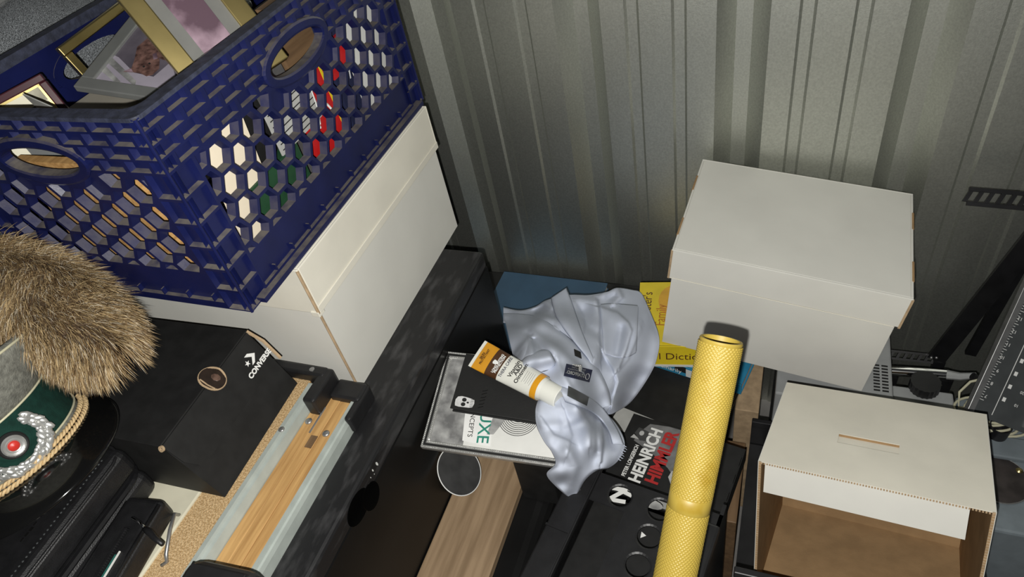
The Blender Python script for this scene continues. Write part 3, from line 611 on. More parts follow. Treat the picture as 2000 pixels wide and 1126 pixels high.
# ================================================================== FUR HAT
fh = thing('fur_hat', 'brown long haired fur hat lying on the cap and shoe box', 'hat', TR(-0.946, 0.384, 1.072))
FR = (0.168, 0.058, 0.062)
def fur_c(u):                            # spine of the roll
    return Vector((-FR[0] + 2 * FR[0] * u, 0.020 * math.sin(u * 3.0) - 0.025 * u, 0.108 + 0.016 * math.sin(u * 5) - 0.022 * u))
vs = []; fs = []; nu, nv = 40, 20
def fur_r(u): return (max(0.0, 1 - abs(2 * u - 1) ** 4.0)) ** 0.5
for i in range(nu + 1):
    u = i / nu; c = fur_c(u); k = max(0.05, fur_r(u))
    for j in range(nv): g = 2 * math.pi * j / nv; vs.append((c.x, c.y + FR[1] * k * math.cos(g), c.z + FR[2] * k * math.sin(g)))
for i in range(nu):
    for j in range(nv): fs.append((i * nv + j, i * nv + (j + 1) % nv, (i + 1) * nv + (j + 1) % nv, (i + 1) * nv + j))
fs += [tuple(range(nv)), tuple(range(nu * nv + nv - 1, nu * nv - 1, -1))]
m = MB(); m.add(vs, fs); m.build('lining', mat('brown hide', (0.06, 0.035, 0.018), 0.9), fh, smooth=True)
rnd = random.Random(11); vs = []; fs = []; cols = []
for k in range(30000):
    u = rnd.random(); g = rnd.uniform(-1.2, 4.1); c = fur_c(u); kk = max(0.1, fur_r(u))
    nrm = Vector((0.9 * (2 * u - 1) ** 5, math.cos(g), math.sin(g))).normalized()
    p = Vector((c.x, c.y + FR[1] * kk * math.cos(g), c.z + FR[2] * kk * math.sin(g)))
    cl = math.sin(p.x * 70 + 2 * math.sin(p.y * 60)) * math.sin(g * 4 + p.x * 40)      # locks
    comb = Vector((0.75 + 0.35 * cl, -0.45 + 0.5 * math.sin(p.x * 33 + g * 2), -0.15 + 0.3 * cl)) + Vector((rnd.gauss(0, .25), rnd.gauss(0, .25), rnd.gauss(0, .25)))
    d = (nrm * 0.55 + comb * 0.75).normalized(); L = rnd.uniform(0.018, 0.038)
    d2 = (d + Vector((0.2, -0.1, -0.45))).normalized(); w_ = rnd.uniform(0.00022, 0.00042)
    sd = d.cross(Vector((rnd.gauss(0, 1), rnd.gauss(0, 1), rnd.gauss(0, 1)))).normalized() * w_
    q1 = p + d * L * 0.5; q2 = q1 + d2 * L * 0.32; q3 = q2 + d2 * L * 0.25 + Vector((0, 0, -0.001)); b = len(vs)
    vs += [p - sd * 1.3, p + sd * 1.3, q1 - sd, q1 + sd, q2 - sd * 0.7, q2 + sd * 0.7, q3]
    fs += [(b, b + 1, b + 3, b + 2), (b + 2, b + 3, b + 5, b + 4), (b + 4, b + 5, b + 6)]
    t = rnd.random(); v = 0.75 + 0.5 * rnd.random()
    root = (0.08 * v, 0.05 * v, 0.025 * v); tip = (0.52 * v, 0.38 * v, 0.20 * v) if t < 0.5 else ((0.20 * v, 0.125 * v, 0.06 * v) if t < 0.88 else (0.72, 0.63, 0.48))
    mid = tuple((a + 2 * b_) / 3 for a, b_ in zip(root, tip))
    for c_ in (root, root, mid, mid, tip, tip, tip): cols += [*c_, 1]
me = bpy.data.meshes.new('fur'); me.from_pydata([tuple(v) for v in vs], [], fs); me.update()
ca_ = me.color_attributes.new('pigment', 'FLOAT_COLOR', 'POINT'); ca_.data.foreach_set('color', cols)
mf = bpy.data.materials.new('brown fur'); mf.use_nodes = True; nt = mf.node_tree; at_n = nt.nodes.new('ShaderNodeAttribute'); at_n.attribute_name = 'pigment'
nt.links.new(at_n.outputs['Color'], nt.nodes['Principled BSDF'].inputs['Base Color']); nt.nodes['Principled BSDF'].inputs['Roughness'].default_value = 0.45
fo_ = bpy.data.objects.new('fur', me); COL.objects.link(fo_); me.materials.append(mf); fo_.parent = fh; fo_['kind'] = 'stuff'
# black rounded lid near the lower edge of the view
kq = at(445, 1092, 0.955)
bk = thing('black_container', 'black rounded plastic container standing at the end of the pine box', 'container', Matrix.Translation((kq.x, kq.y - 0.032, 0.893)) @ RZ(4))
box(-0.055, 0.055, -0.03, 0.03, 0, 0.065).build('shell', M_blackplastic, bk, bev=0.022, seg=5); box(-0.04, 0.04, -0.018, 0.018, 0.0645, 0.067).build('raised_top', M_blackplastic, bk, bev=0.001)

# ================================================================== SILVER FRAME, NOTEBOOK, OINTMENT
fBL, fBR, fTL = at(820, 872, 0.735), at(1102, 913, 0.728), at(880, 686, 0.782)
fM = frame(fBL, fBR - fBL, fTL - fBL); fW = (fBR - fBL).length; fH = (fTL - fBL).length
sf = thing('picture_frame', 'silver beaded picture frame with black and white insert under a black notebook', 'picture frame', fM)
m = MB(); b_ = 0.014
for (x0, x1, y0, y1) in ((0, fW, 0, b_), (0, fW, fH - b_, fH), (0, b_, b_, fH - b_), (fW - b_, fW, b_, fH - b_)): m.box(x0, x1, y0, y1, -0.012, 0)
m.build('moulding', M_silver, sf, bev=0.002)
m = MB()
for (x0, x1, y0, y1) in ((0.0045, fW - 0.0045, 0.0045, 0.0085), (0.0045, fW - 0.0045, fH - 0.0085, fH - 0.0045), (0.0045, 0.0085, 0.0085, fH - 0.0085), (fW - 0.0085, fW - 0.0045, 0.0085, fH - 0.0085)): m.box(x0, x1, y0, y1, -0.002, 0.0004)
m.build('dark_channel', M_ink, sf)
m = MB()
for off in (0.0022, 0.0115):
    n = int((fW - 2 * off) / 0.0032)
    for k in range(n + 1):
        for y in (off, fH - off): m.ball((off + (fW - 2 * off) * k / n, y, 0.0006), 0.0014, 0.0014, 0.0014, n=6, m=4)
    n = int((fH - 2 * off) / 0.0032)
    for k in range(1, n):
        for x in (off, fW - off): m.ball((x, off + (fH - 2 * off) * k / n, 0.0006), 0.0014, 0.0014, 0.0014, n=6, m=4)
m.build('beading', M_silver, sf, smooth=True, kind='stuff')
ins = box(b_ - 0.002, fW - b_ + 0.002, b_ - 0.002, fH - b_ + 0.002, -0.006, -0.003).build('paper_insert', M_paper, sf)
IZ = TR(0, 0, -0.003)
decal('grey_rock_print', [(b_, b_), (0.075, b_), (0.070, 0.10), (0.085, fH - b_), (b_, fH - b_)], M_photogrey, ins, IZ)
pA, pB, pC = loc(905, 812, fM, -0.003), loc(960, 818, fM, -0.003), loc(903, 860, fM, -0.003)
lw = (pB - pA).length; ld = (pC - pA).length
decal('pale_panel', [(pC.x, pC.y), (pC.x + lw, pC.y - 0.004), (pB.x, pB.y + 0.02), (pA.x, pA.y + 0.02)], M_whiteink, ins, TR(0, 0, -0.0026))
M_teali = mat('green ink', (0.02, 0.22, 0.16), 0.6)
pt = loc(936, 812, fM, 0); pu = loc(929, 858, fM, 0); ang = math.degrees(math.atan2(pu.y - pt.y, pu.x - pt.x))
text('LUXE', 0.030, M_teali, ins, TR(pu.x + 0.002, pu.y - 0.004, -0.0021) @ RZ(ang) @ TR(-0.071, 0.0, 0), bold=0.0003)
text('CONCEPTS', 0.0125, M_ink, ins, TR(pu.x - 0.016, pu.y - 0.004, -0.0021) @ RZ(ang) @ TR(-0.071, 0.0, 0))
c0 = loc(1012, 818, fM, -0.003)
for k in range(13):
    R = 0.036 - k * 0.0026; A = ell(c0.x, c0.y + 0.004 + k * 0.001, R, R * 0.95, 36); B = ell(c0.x, c0.y + 0.004 + k * 0.001, R - 0.0011, R * 0.95 - 0.0011, 36); n = 36
    m = MB(); m.add([(*p, 0) for p in A] + [(*p, 0) for p in B], [(i, (i + 1) % n, n + (i + 1) % n, n + i) for i in range(n)]); m.build('ring_line', M_ink, ins, M=TR(0, 0, -0.0022))
g0 = loc(985, 835, fM, -0.003)
decal('grey_wedge', [(g0.x - 0.022, g0.y + 0.03), (g0.x + 0.004, g0.y + 0.024), (g0.x - 0.016, g0.y - 0.014), (g0.x - 0.028, g0.y - 0.016)], M_photogrey, ins, TR(0, 0, -0.0024))
nA_, nB_, nC_ = loc(906, 690, fM, 0.016), loc(879, 797, fM, 0.016), loc(1050, 824, fM, 0.016)
nx_ = (nC_ - nB_); nM = fM @ frame((nB_.x, nB_.y, 0.0012), nx_, nA_ - nB_)
nL, nW = nx_.length + 0.012, (nA_ - nB_).length
nbk = thing('notebook', 'black clothbound notebook with silver skull emblem on the silver frame', 'notebook', nM)
M_cloth = mat('black book cloth', (0.007, 0.007, 0.007), 0.55, 0, 0.1, 60, 0.08, 500)
box(0, nL, 0, nW, 0.0, 0.002).build('back_cover', M_cloth, nbk, bev=0.0008); box(0.002, nL - 0.003, 0.003, nW - 0.003, 0.002, 0.014).build('pages', M_ink, nbk); box(0, nL, 0, nW, 0.014, 0.0165).build('front_cover', M_cloth, nbk, bev=0.0008)
sk = loc(907, 785, nM, 0.0165)
skM = TR(sk.x, sk.y, 0.0166)
em = MB().prism([(-0.0165, -0.004), (-0.015, -0.0085), (-0.008, -0.0095), (0.003, -0.009), (0.010, -0.0088), (0.0165, -0.007), (0.0185, 0.0), (0.017, 0.0065), (0.010, 0.0082), (0.002, 0.0095), (-0.007, 0.0102), (-0.014, 0.0085), (-0.017, 0.003)], 0, 0.0006).build('skull_emblem', M_silver, nbk, M=skM)
em.data.materials[0] = mat('pale silver foil', (0.70, 0.70, 0.70), 0.45, 0.2, 0.1, 120)
for (x, y, rx, ry) in ((-0.001, 0.0042, 0.0042, 0.0036), (-0.001, -0.0042, 0.0042, 0.0036), (0.0065, 0.0, 0.0022, 0.0016)): decal('socket', ell(x, y, rx, ry, 14), M_ink, em, TR(0, 0, 0.0006))
for k in range(5): decal('tooth_gap', [(0.011, -0.0062 + k * 0.003), (0.0165, -0.0058 + k * 0.003), (0.0165, -0.0052 + k * 0.003), (0.011, -0.0055 + k * 0.003)], M_ink, em, TR(0, 0, 0.0006))
e0 = loc(940, 788, nM, 0.0165)
m = MB()
for k in range(6): m.tube([(e0.x - 0.004, e0.y - 0.008 + k * 0.0062, 0.0166), (e0.x + 0.003 * (k % 2), e0.y - 0.006 + k * 0.0062, 0.0167), (e0.x + 0.005, e0.y - 0.004 + k * 0.0062, 0.0166)], 0.0006, 5)
m.build('embossed_mark', M_blackgloss, nbk)
# ointment tube, crimp end on the notebook, cap on the shirt
o0 = fM @ loc(931, 689, fM, 0.030); o1 = fM @ loc(1094, 777, fM, 0.046)
oL = (o1 - o0).length; oM = frame(o0, o1 - o0, None, fM.to_3x3() @ Vector((0, -0.10, 1)))
oi = thing('ointment_tube', 'orange and white ointment tube with white cap lying across the notebook', 'tube', oM)
M_owhite = mat('white tube plastic', (0.74, 0.74, 0.68), 0.35, 0, 0.03, 20); M_orange = mat('amber tube print', (0.66, 0.30, 0.015), 0.35, 0, 0.06, 20); M_obrown = mat('brown tube print', (0.07, 0.028, 0.010), 0.4, 0, 0.06, 20)
hwid = lambda t: 0.027 - 0.006 * max(0, (t - 0.1)) / 0.9 if t > 0.03 else 0.0272
hthk = lambda t: 0.0010 + 0.0165 * min(1, max(0, (t - 0.03) / 0.72)) ** 0.8
def tube_seg(t0, t1, n=10, grow=0.0, a0=0.0, a1=2 * math.pi, na=40):
    m = MB(); vs = []; fs = []; full = abs(a1 - a0 - 2 * math.pi) < 1e-6; cnt = na if full else na + 1
    for i in range(n + 1):
        t = t0 + (t1 - t0) * i / n
        for k in range(cnt):
            g = a0 + (a1 - a0) * k / na; vs.append((t * oL, (hwid(t) + grow) * math.cos(g), (hthk(t) + grow) * math.sin(g)))
    for i in range(n):
        for k in range(na): kk = (k + 1) % cnt; fs.append((i * cnt + k, i * cnt + kk, (i + 1) * cnt + kk, (i + 1) * cnt + k))
    m.add(vs, fs); return m
tube_seg(0.0, 0.035, 3).build('crimp', M_owhite, oi); tube_seg(0.035, 0.20).build('amber_end', M_orange, oi, smooth=True)
tube_seg(0.20, 0.345).build('brown_panel', M_obrown, oi, smooth=True); ow = tube_seg(0.345, 0.80).build('white_label', M_owhite, oi, smooth=True)
tube_seg(0.735, 0.80, 4, 0.0003).build('amber_band', M_orange, oi, smooth=True)
tube_seg(0.20, 0.80, 16, 0.0004, math.radians(-150), math.radians(-20), 10).build('amber_side', M_orange, oi, smooth=True)
MB().lathe([(0.0200, 0.80 * oL), (0.0190, 0.835 * oL)], 40, RYm(90) @ RZ(0), cap=False).build('shoulder', M_owhite, oi, smooth=True, M=Matrix())
MB().lathe([(0.010, 0.83 * oL), (0.0186, 0.832 * oL), (0.0183, oL * 0.992), (0.0172, oL), (0.0155, oL), (0.0150, oL - 0.003), (0.0, oL - 0.003)], 40, RYm(90), cap=False).build('cap', M_owhite, oi, smooth='auto')
def on_tube(t, lift=0.0007): return TR(t * oL, 0, hthk(t) + lift)
def olabel(s_, t, size, m, y, bold=0, sx=1.0):
    return text(s_, size, m, oi, TR(t * oL, y, hthk(t) * math.sqrt(max(0.05, 1 - (y / hwid(t)) ** 2)) + 0.0009) @ RZ(90) , sx=sx, bold=bold, align='CENTER')
M_brownink = MATS['brown tube print']
olabel('SKIN', 0.095, 0.0062, M_brownink, 0, 0.0002); olabel('PROTECTANT', 0.125, 0.0060, M_brownink, 0.0, 0.0002, 0.8); olabel('Pump Pack of', 0.150, 0.0045, M_brownink, 0.0) if False else None
olabel('LONG LASTING', 0.300, 0.0062, M_whiteink, 0.0, 0.0002, 0.85); olabel('PROTECTION', 0.330, 0.0062, M_whiteink, 0.0, 0.0002, 0.9)
decal('shield_mark', [(-0.004, 0.004), (-0.001, 0.0055), (0.004, 0.004), (0.0035, -0.002), (0, -0.006), (-0.0035, -0.002)], M_whiteink, oi, on_tube(0.262) @ RZ(90))
olabel('THERA CARE', 0.405, 0.0085, MATS['navy woven label'], 0.0, 0.0001, 0.8)
for (s_, t) in (('Vitamin', 0.500), ('A&D', 0.545), ('Ointment', 0.592)): olabel(s_, t, 0.0105, M_ink, 0.004 if s_ != 'A&D' else 0.006, 0.0002)
for k in range(5): box(-0.0006, 0.0006, -0.010 + 0.002 * (k % 2), 0.012, 0, 0.0002).build('fine_print', M_greypaper, oi, M=on_tube(0.625 + k * 0.022))

# round dark glass plate leaning on the cabinet side
dcx = at_x(897, 918, -0.510)
dp = thing('round_plate', 'round dark glass plate with white rim below the silver frame', 'plate', frame(dcx, (0, 1, 0), None, (0.72, -0.1, 0.69)))
MB().lathe([(0.0, 0.0), (0.046, 0.0), (0.046, 0.0015), (0.0, 0.0015)], 48, cap=False).build('glass', mat('smoky glass', (0.05, 0.05, 0.05), 0.3, 0, 0.2, 30), dp, smooth='auto')
MB().tube([(0.0465 * math.cos(2 * math.pi * k / 48), 0.0465 * math.sin(2 * math.pi * k / 48), 0.001) for k in range(48)], 0.0011, 6, closed=True).build('rim', M_whiteink, dp, smooth=True)
tag(box(-0.408, -0.335, 0.60, 0.722, 0.506, 0.712).build('black_carton', M_blackcard, None, bev=0.003), 'black carton holding up the silver frame on the black chest', 'box')

# ================================================================== SHIRT
ZC = [(985, 610, .575), (1040, 600, .575), (1100, 575, .615), (1150, 585, .615), (1200, 570, .600), (1250, 572, .595), (1290, 650, .595), (1285, 690, .590), (1255, 750, .545), (1225, 795, .500), (1190, 805, .560),
      (1000, 690, .690), (1030, 700, .790), (1075, 690, .780), (1060, 640, .700), (1100, 650, .700), (1150, 700, .700), (1180, 740, .660), (1110, 740, .795), (1085, 770, .795), (1120, 790, .795), (1050, 800, .790), (1060, 860, .785), (1100, 880, .785),
      (1095, 915, .755), (1100, 950, .66), (1118, 975, .60), (1150, 860, .765), (1180, 900, .690), (1212, 860, .660), (1200, 910, .650), (1190, 800, .690), (1225, 650, .640), (1200, 700, .640)]
def zs(px, py):
    a = b = 0
    for x, y, z in ZC:
        w_ = 1.0 / ((x - px) ** 2 + (y - py) ** 2 + 260) ** 1.6; a += w_ * z; b += w_
    return a / b
def catmull(P, n):
    P = [Vector((*p, 0)) for p in P]; m = len(P) - 1; out = []
    for i in range(n + 1):
        t = i / n * m; k = min(int(t), m - 1); f_ = t - k
        p0, p1, p2, p3 = P[max(k - 1, 0)], P[k], P[k + 1], P[min(k + 2, m)]
        out.append(0.5 * ((2 * p1) + (p2 - p0) * f_ + (2 * p0 - 5 * p1 + 4 * p2 - p3) * f_ ** 2 + (3 * p1 - p0 - 3 * p2 + p3) * f_ ** 3))
    return out
def seg_d(p, a, b):
    ab = (b[0] - a[0], b[1] - a[1]); t = max(0, min(1, ((p[0] - a[0]) * ab[0] + (p[1] - a[1]) * ab[1]) / (ab[0] ** 2 + ab[1] ** 2 + 1e-9)))
    dx, dy = p[0] - a[0] - ab[0] * t, p[1] - a[1] - ab[1] * t
    return math.hypot(dx, dy), (ab[0] * (p[1] - a[1]) - ab[1] * (p[0] - a[0]))
def fold_h(px, py, folds):
    h = 0
    for (pl_, hh_, wl, wr) in folds:
        best = (1e9, 1)
        for a, b in zip(pl_[:-1], pl_[1:]):
            d, sg = seg_d((px, py), a, b)
            if d < best[0]: best = (d, sg)
        wd = wl if best[1] < 0 else wr
        h += hh_ * math.exp(-(best[0] / wd) ** 2)
    return h
sh = thing('shirt', 'crumpled light blue dress shirt draped over frame and books', 'shirt', TR(-0.38, 0.9, 0.5))
shi = sh.matrix_world.inverted()
def cloth(name, A, B, folds, lift, nu=70, nv=46, edge=(0.006, 0.006, 0.006, 0.006), m_=None, th=0.0012, parent=None, wob=0.0006):
    a = catmull(A, nu); b = catmull(B, nu); vs = []; fs = []
    for i in range(nu + 1):
        for j in range(nv + 1):
            s_ = j / nv; t_ = i / nu; p = a[i].lerp(b[i], s_)
            z = zs(p.x, p.y) + lift + fold_h(p.x, p.y, folds) + wob * math.sin(p.x * 0.11 + 2.2 * math.sin(p.y * 0.05)) * math.sin(p.y * 0.09 + p.x * 0.03)
            for e_, d_ in zip(edge, (s_, 1 - s_, t_, 1 - t_)): z -= e_ * math.exp(-(d_ / 0.05) ** 1.5)
            vs.append(tuple(shi @ at(p.x, p.y, z)))
    for i in range(nu):
        for j in range(nv): k = i * (nv + 1) + j; fs.append((k, k + 1, k + nv + 2, k + nv + 1))
    m = MB(); m.add(vs, fs); o = m.build(name, m_ or M_shirt, parent or sh, smooth=True)
    if th: q = o.modifiers.new('sol', 'SOLIDIFY'); q.thickness = th; q.offset = 0
    return o
FA = [([(1165, 588), (1169, 620), (1168, 660), (1172, 700)], .013, 3, 16), ([(1130, 585), (1160, 590)], .010, 8, 12), ([(1170, 600), (1205, 612), (1225, 630), (1232, 645), (1222, 680), (1208, 715)], .012, 3, 18),
      ([(1120, 645), (1150, 700), (1168, 745), (1175, 790)], .010, 16, 3), ([(1180, 690), (1200, 720), (1208, 745), (1195, 790)], .010, 16, 3), ([(1135, 610), (1150, 640), (1165, 650)], -.010, 10, 10),
      ([(1040, 600), (1062, 590), (1078, 600)], .012, 6, 6), ([(1050, 615), (1085, 625), (1120, 655)], .012, 5, 10), ([(1180, 572), (1205, 563), (1212, 580), (1200, 592)], .014, 5, 10), ([(1258, 600), (1262, 650), (1240, 720), (1200, 780)], .006, 16, 26), ([(1215, 640), (1205, 690)], -.009, 8, 8), ([(1120, 590), (1140, 620), (1138, 650)], .006, 3, 12), ([(1085, 640), (1110, 668), (1140, 705)], .006, 3, 10), ([(1250, 640), (1225, 700), (1205, 725)], .005, 3, 14), ([(1140, 735), (1160, 700)], .005, 3, 10)]
cloth('back_panel', [(983, 600), (1015, 606), (1045, 599), (1068, 586), (1110, 576), (1150, 576), (1185, 570), (1205, 562), (1235, 566), (1252, 572), (1266, 600), (1286, 652), (1285, 690), (1270, 730), (1232, 784), (1195, 808)],
      [(983, 630), (1000, 632), (1020, 634), (1050, 640), (1070, 655), (1095, 672), (1110, 684), (1125, 700), (1138, 712), (1150, 728), (1160, 742), (1166, 755), (1170, 768), (1174, 780), (1178, 795), (1182, 810)], FA, 0.0, 150, 100)
cloth('pocket', [(1172, 594), (1190, 592), (1215, 593), (1247, 596)], [(1180, 690), (1204, 697), (1225, 697), (1243, 688)], FA, 0.006, 40, 40, edge=(.004, .004, .004, .004))
cloth('placket', [(1076, 582), (1084, 612), (1100, 640), (1125, 672), (1148, 700), (1160, 720)], [(1106, 562), (1118, 592), (1128, 622), (1140, 655), (1155, 690), (1166, 716)], [([(1088, 580), (1100, 615), (1120, 655), (1150, 700)], .008, 14, 14)], 0.014, 60, 16, edge=(.006, .006, .004, .004))
FB = [([(990, 640), (1040, 650), (1085, 680), (1130, 720)], .010, 8, 16), ([(1030, 650), (1060, 680), (1080, 705)], -.014, 8, 8), ([(1010, 690), (1035, 660), (1040, 690)], .012, 5, 9), ([(1085, 700), (1100, 735), (1115, 760)], .008, 6, 12), ([(1120, 690), (1170, 740), (1200, 800)], .004, 20, 20)]
cloth('yoke', [(983, 612), (1020, 613), (1055, 620), (1085, 640), (1115, 662), (1145, 693), (1170, 722), (1188, 760), (1195, 790)],
      [(1003, 698), (1012, 712), (1030, 728), (1050, 742), (1070, 752), (1090, 762), (1115, 772), (1140, 785), (1165, 800)], FB, 0.019, 120, 80, edge=(.012, .003, .004, .004))
cloth('cuff', [(1006, 725), (1012, 712), (1030, 694), (1050, 684), (1072, 682)], [(1042, 742), (1050, 735), (1062, 727), (1078, 722), (1086, 710)], [([(1015, 715), (1045, 703), (1078, 698)], .026, 14, 14)], 0.020, 40, 30, edge=(.014, .012, .006, .010))
cloth('sleeve_tuck', [(1002, 690), (1015, 672), (1030, 655)], [(1020, 712), (1036, 692), (1040, 662)], [([(1010, 700), (1034, 660)], .016, 6, 10)], 0.014, 24, 20)
FC = [([(1085, 800), (1090, 840), (1075, 870)], .006, 10, 14), ([(1130, 800), (1150, 830), (1150, 870)], .010, 5, 14), ([(1060, 830), (1100, 830), (1130, 815)], .007, 10, 8), ([(1172, 820), (1176, 860), (1172, 900)], .011, 3, 12), ([(1110, 880), (1125, 910), (1115, 940)], .008, 8, 10), ([(1165, 815), (1166, 880)], -.008, 5, 5), ([(1055, 815), (1080, 850), (1110, 862)], .005, 3, 12), ([(1100, 800), (1115, 850), (1105, 890)], .005, 3, 12)]
cloth('sleeve', [(1052, 778), (1046, 800), (1048, 830), (1062, 860), (1078, 882), (1085, 905), (1068, 925), (1085, 948), (1118, 976)],
      [(1130, 772), (1175, 800), (1205, 830), (1220, 865), (1210, 895), (1190, 912), (1165, 918), (1140, 940), (1122, 978)], FC, 0.006, 110, 90, edge=(.010, .012, .004, .004))
cb = cloth('collar_band', [(1092, 752), (1125, 762), (1155, 778), (1180, 800), (1205, 838), (1218, 868)], [(1104, 784), (1130, 793), (1152, 802), (1172, 818), (1188, 840), (1196, 866)], [([(1100, 768), (1150, 788), (1185, 820), (1205, 860)], .010, 12, 12)], 0.024, 60, 20, edge=(.006, .008, .004, .004))
m = MB()
for k in range(14):
    a = at(1218 - k * 0.9, 866 + k * 2.2, 0.672); m.tube([shi @ a, shi @ (a + Vector((0.004 + 0.002 * (k % 3), -0.004 + 0.003 * (k % 2), -0.003)))], 0.0004, 4)
m.build('frayed_threads', M_shirt, sh, kind='stuff')
def on_cloth(P, u, v, lift, folds):              # bilinear spot inside four photo corners, laid on the cloth
    x = (P[0][0] * (1 - u) + P[1][0] * u) * (1 - v) + (P[3][0] * (1 - u) + P[2][0] * u) * v
    y = (P[0][1] * (1 - u) + P[1][1] * u) * (1 - v) + (P[3][1] * (1 - u) + P[2][1] * u) * v
    return shi @ at(x, y, zs(x, y) + fold_h(x, y, folds) + lift)
def patch(name, P, lift, m_, folds=FB, n=10):    # woven label; corners: baseline start, baseline end, top end, top start
    m = MB(); vs = [on_cloth(P, i / n, j / n, lift, folds) for j in range(n + 1) for i in range(n + 1)]
    m.add(vs, [(j * (n + 1) + i, j * (n + 1) + i + 1, (j + 1) * (n + 1) + i + 1, (j + 1) * (n + 1) + i) for j in range(n) for i in range(n)])
    o = m.build(name, m_, sh); q = o.modifiers.new('sol', 'SOLIDIFY'); q.thickness = 0.0008; q.offset = 0; return o
def cloth_text(body, P, u0, u1, v0, v1, lift, folds, parent, bold=0.0):
    t = text(body, 1.0, M_whiteink, parent, Matrix(), bold=bold); me = t.data
    xs = [v.co.x for v in me.vertices]; ys = [v.co.y for v in me.vertices]; ax, bx, ay, by = min(xs), max(xs), min(ys), max(ys)
    for v in me.vertices: v.co = on_cloth(P, u0 + (u1 - u0) * (v.co.x - ax) / (bx - ax), v0 + (v1 - v0) * (v.co.y - ay) / (by - ay), lift, folds)
    return t
LP = [(1151, 746), (1101, 733), (1106, 710), (1157, 722)]
lb_ = patch('woven_label', LP, 0.0220, M_navy)
cloth_text('STAFFORD.', LP, 0.22, 0.94, 0.24, 0.52, 0.0240, FB, lb_, 0.02); cloth_text('ESSENTIALS', LP, 0.28, 0.90, 0.62, 0.72, 0.0240, FB, lb_); cloth_text('THE OXFORD SHIRT', LP, 0.24, 0.78, 0.80, 0.90, 0.0240, FB, lb_)
MB().tube([on_cloth(LP, 0.12 + 0.07 * math.cos(a / 16 * 2 * math.pi), 0.40 + 0.24 * math.sin(a / 16 * 2 * math.pi), 0.0240, FB) for a in range(16)], 0.0004, 5, closed=True).build('emblem', M_whiteink, lb_)
patch('size_tag', [(1136, 700), (1123, 694), (1121, 681), (1134, 687)], 0.0220, M_ink)
FD = [([(1100, 768), (1150, 788), (1185, 820), (1205, 860)], .010, 12, 12)]
patch('dark_tag', [(1146, 792), (1108, 772), (1110, 753), (1150, 775)], 0.0265, M_darkgrey, FD)

# ================================================================== BOOKS
def book(name, label, M, L, W, T, mc, mpage=M_paper, spine='y0'):
    t = thing(name, label, 'book', M); c = 0.0025
    box(0, L, 0, W, 0, c).build('back_cover', mc, t, bev=0.0008); fc = box(0, L, 0, W, T - c, T).build('front_cover', mc, t, bev=0.0008)
    box(0.003, L - 0.003, 0.003, W - 0.003, c, T - c).build('pages', mpage, t)
    if spine == 'y0': box(0, L, -0.001, c, 0, T).build('spine', mc, t, bev=0.0008)
    if spine == 'x0': box(-0.001, c, 0, W, 0, T).build('spine', mc, t, bev=0.0008)
    return t
b0 = at(986, 527, 0.452); b1 = at(1188, 550, 0.452)
blM = frame(b0, b1 - b0, Vector((0, 1, 0))) @ TR(0, -0.28, -0.0215)
book('blue_book', 'large plain slate blue book lying against the corrugated wall', blM, (b1 - b0).length, 0.275, 0.0215, M_bluebook)
fdM = TR(-0.272, 0.868, 0.431) @ RZ(-12)
fdr = thing('black_folder', 'flat black folder case under the teal book and beside the yellow pole', 'folder', fdM)
box(0, 0.20, 0, 0.22, 0, 0.036).build('shell', M_blackcard, fdr, bev=0.004); box(-0.001, 0.201, -0.001, 0.22, 0.016, 0.019).build('seam', M_ink, fdr)
tag(box(0, 0.16, 0, 0.055, 0, 0.002).build('paper_sheet', M_greypaper, None, M=TR(-0.295, 0.822, 0.4685) @ RZ(-15)), 'pale grey paper strip between black folder and black book', 'paper')
tbA = at(1283, 700, 0.497); tbB = at(1352, 722, 0.497)
tbM = frame((tbA.x, tbA.y, 0.4675), Vector((tbB.x - tbA.x, tbB.y - tbA.y, 0)), Vector((0.2, 1, 0)))
tb_ = book('teal_book', 'teal paperback book between the yellow dictionary and black folder', tbM @ TR(-0.02, 0, 0), 0.21, 0.15, 0.032, M_teal)
spM = TR(0, -0.0012, 0) @ RXm(90)
text('ordinarily', 0.017, M_whiteink, tb_, spM @ TR(0.012, 0.007, 0)); decal('black_square', [(0.062, 0.012), (0.088, 0.012), (0.088, 0.031), (0.062, 0.031)], M_ink, tb_, spM @ TR(0, 0, -0.0002))
decal('pale_square', [(0.088, 0.002), (0.104, 0.002), (0.104, 0.026), (0.088, 0.026)], M_paper, tb_, spM @ TR(0, 0, -0.0002))
ydA = at(1250, 551, 0.566); ydF = at(1284, 690, 0.566)
ydy = Vector((-0.16, 0.987, 0)); ydO = ydA - ydy * 0.2
ydM = frame((ydO.x, ydO.y, 0.500), Vector((0.987, 0.16, 0)), ydy)
yd = book('dictionary', 'thick yellow dictionary under the closed white file box', ydM, 0.175, 0.200, 0.066, M_yellow)
yi = ydM.inverted()
wA = yi @ at(1262, 640, 0.566); wB = yi @ at(1270, 565, 0.566); d_ = wB - wA; an = math.degrees(math.atan2(d_.y, d_.x))
M_brn = mat('brown cover ink', (0.10, 0.035, 0.012), 0.5); M_rust = mat('rust cover ink', (0.45, 0.15, 0.02), 0.5)
text("Webster's", 0.030, M_brn, yd, TR(wA.x + 0.006, wA.y, 0.0664) @ RZ(an), sx=d_.length / 0.135); text('Family', 0.032, M_rust, yd, TR(wA.x + 0.040, wA.y + 0.006, 0.0664) @ RZ(an), sx=d_.length / 0.150)
decal('amber_bloom', ell(wA.x + 0.06, wA.y + 0.085, 0.035, 0.05, 20), mat('amber cover print', (0.66, 0.36, 0.03), 0.4), yd, TR(0, 0, 0.066))
dS = yi @ at(1290, 700, 0.54)
text('l Dictionary', 0.030, M_brn, yd, TR(dS.x - 0.005, -0.0012, 0.024) @ RXm(90), sx=0.95)
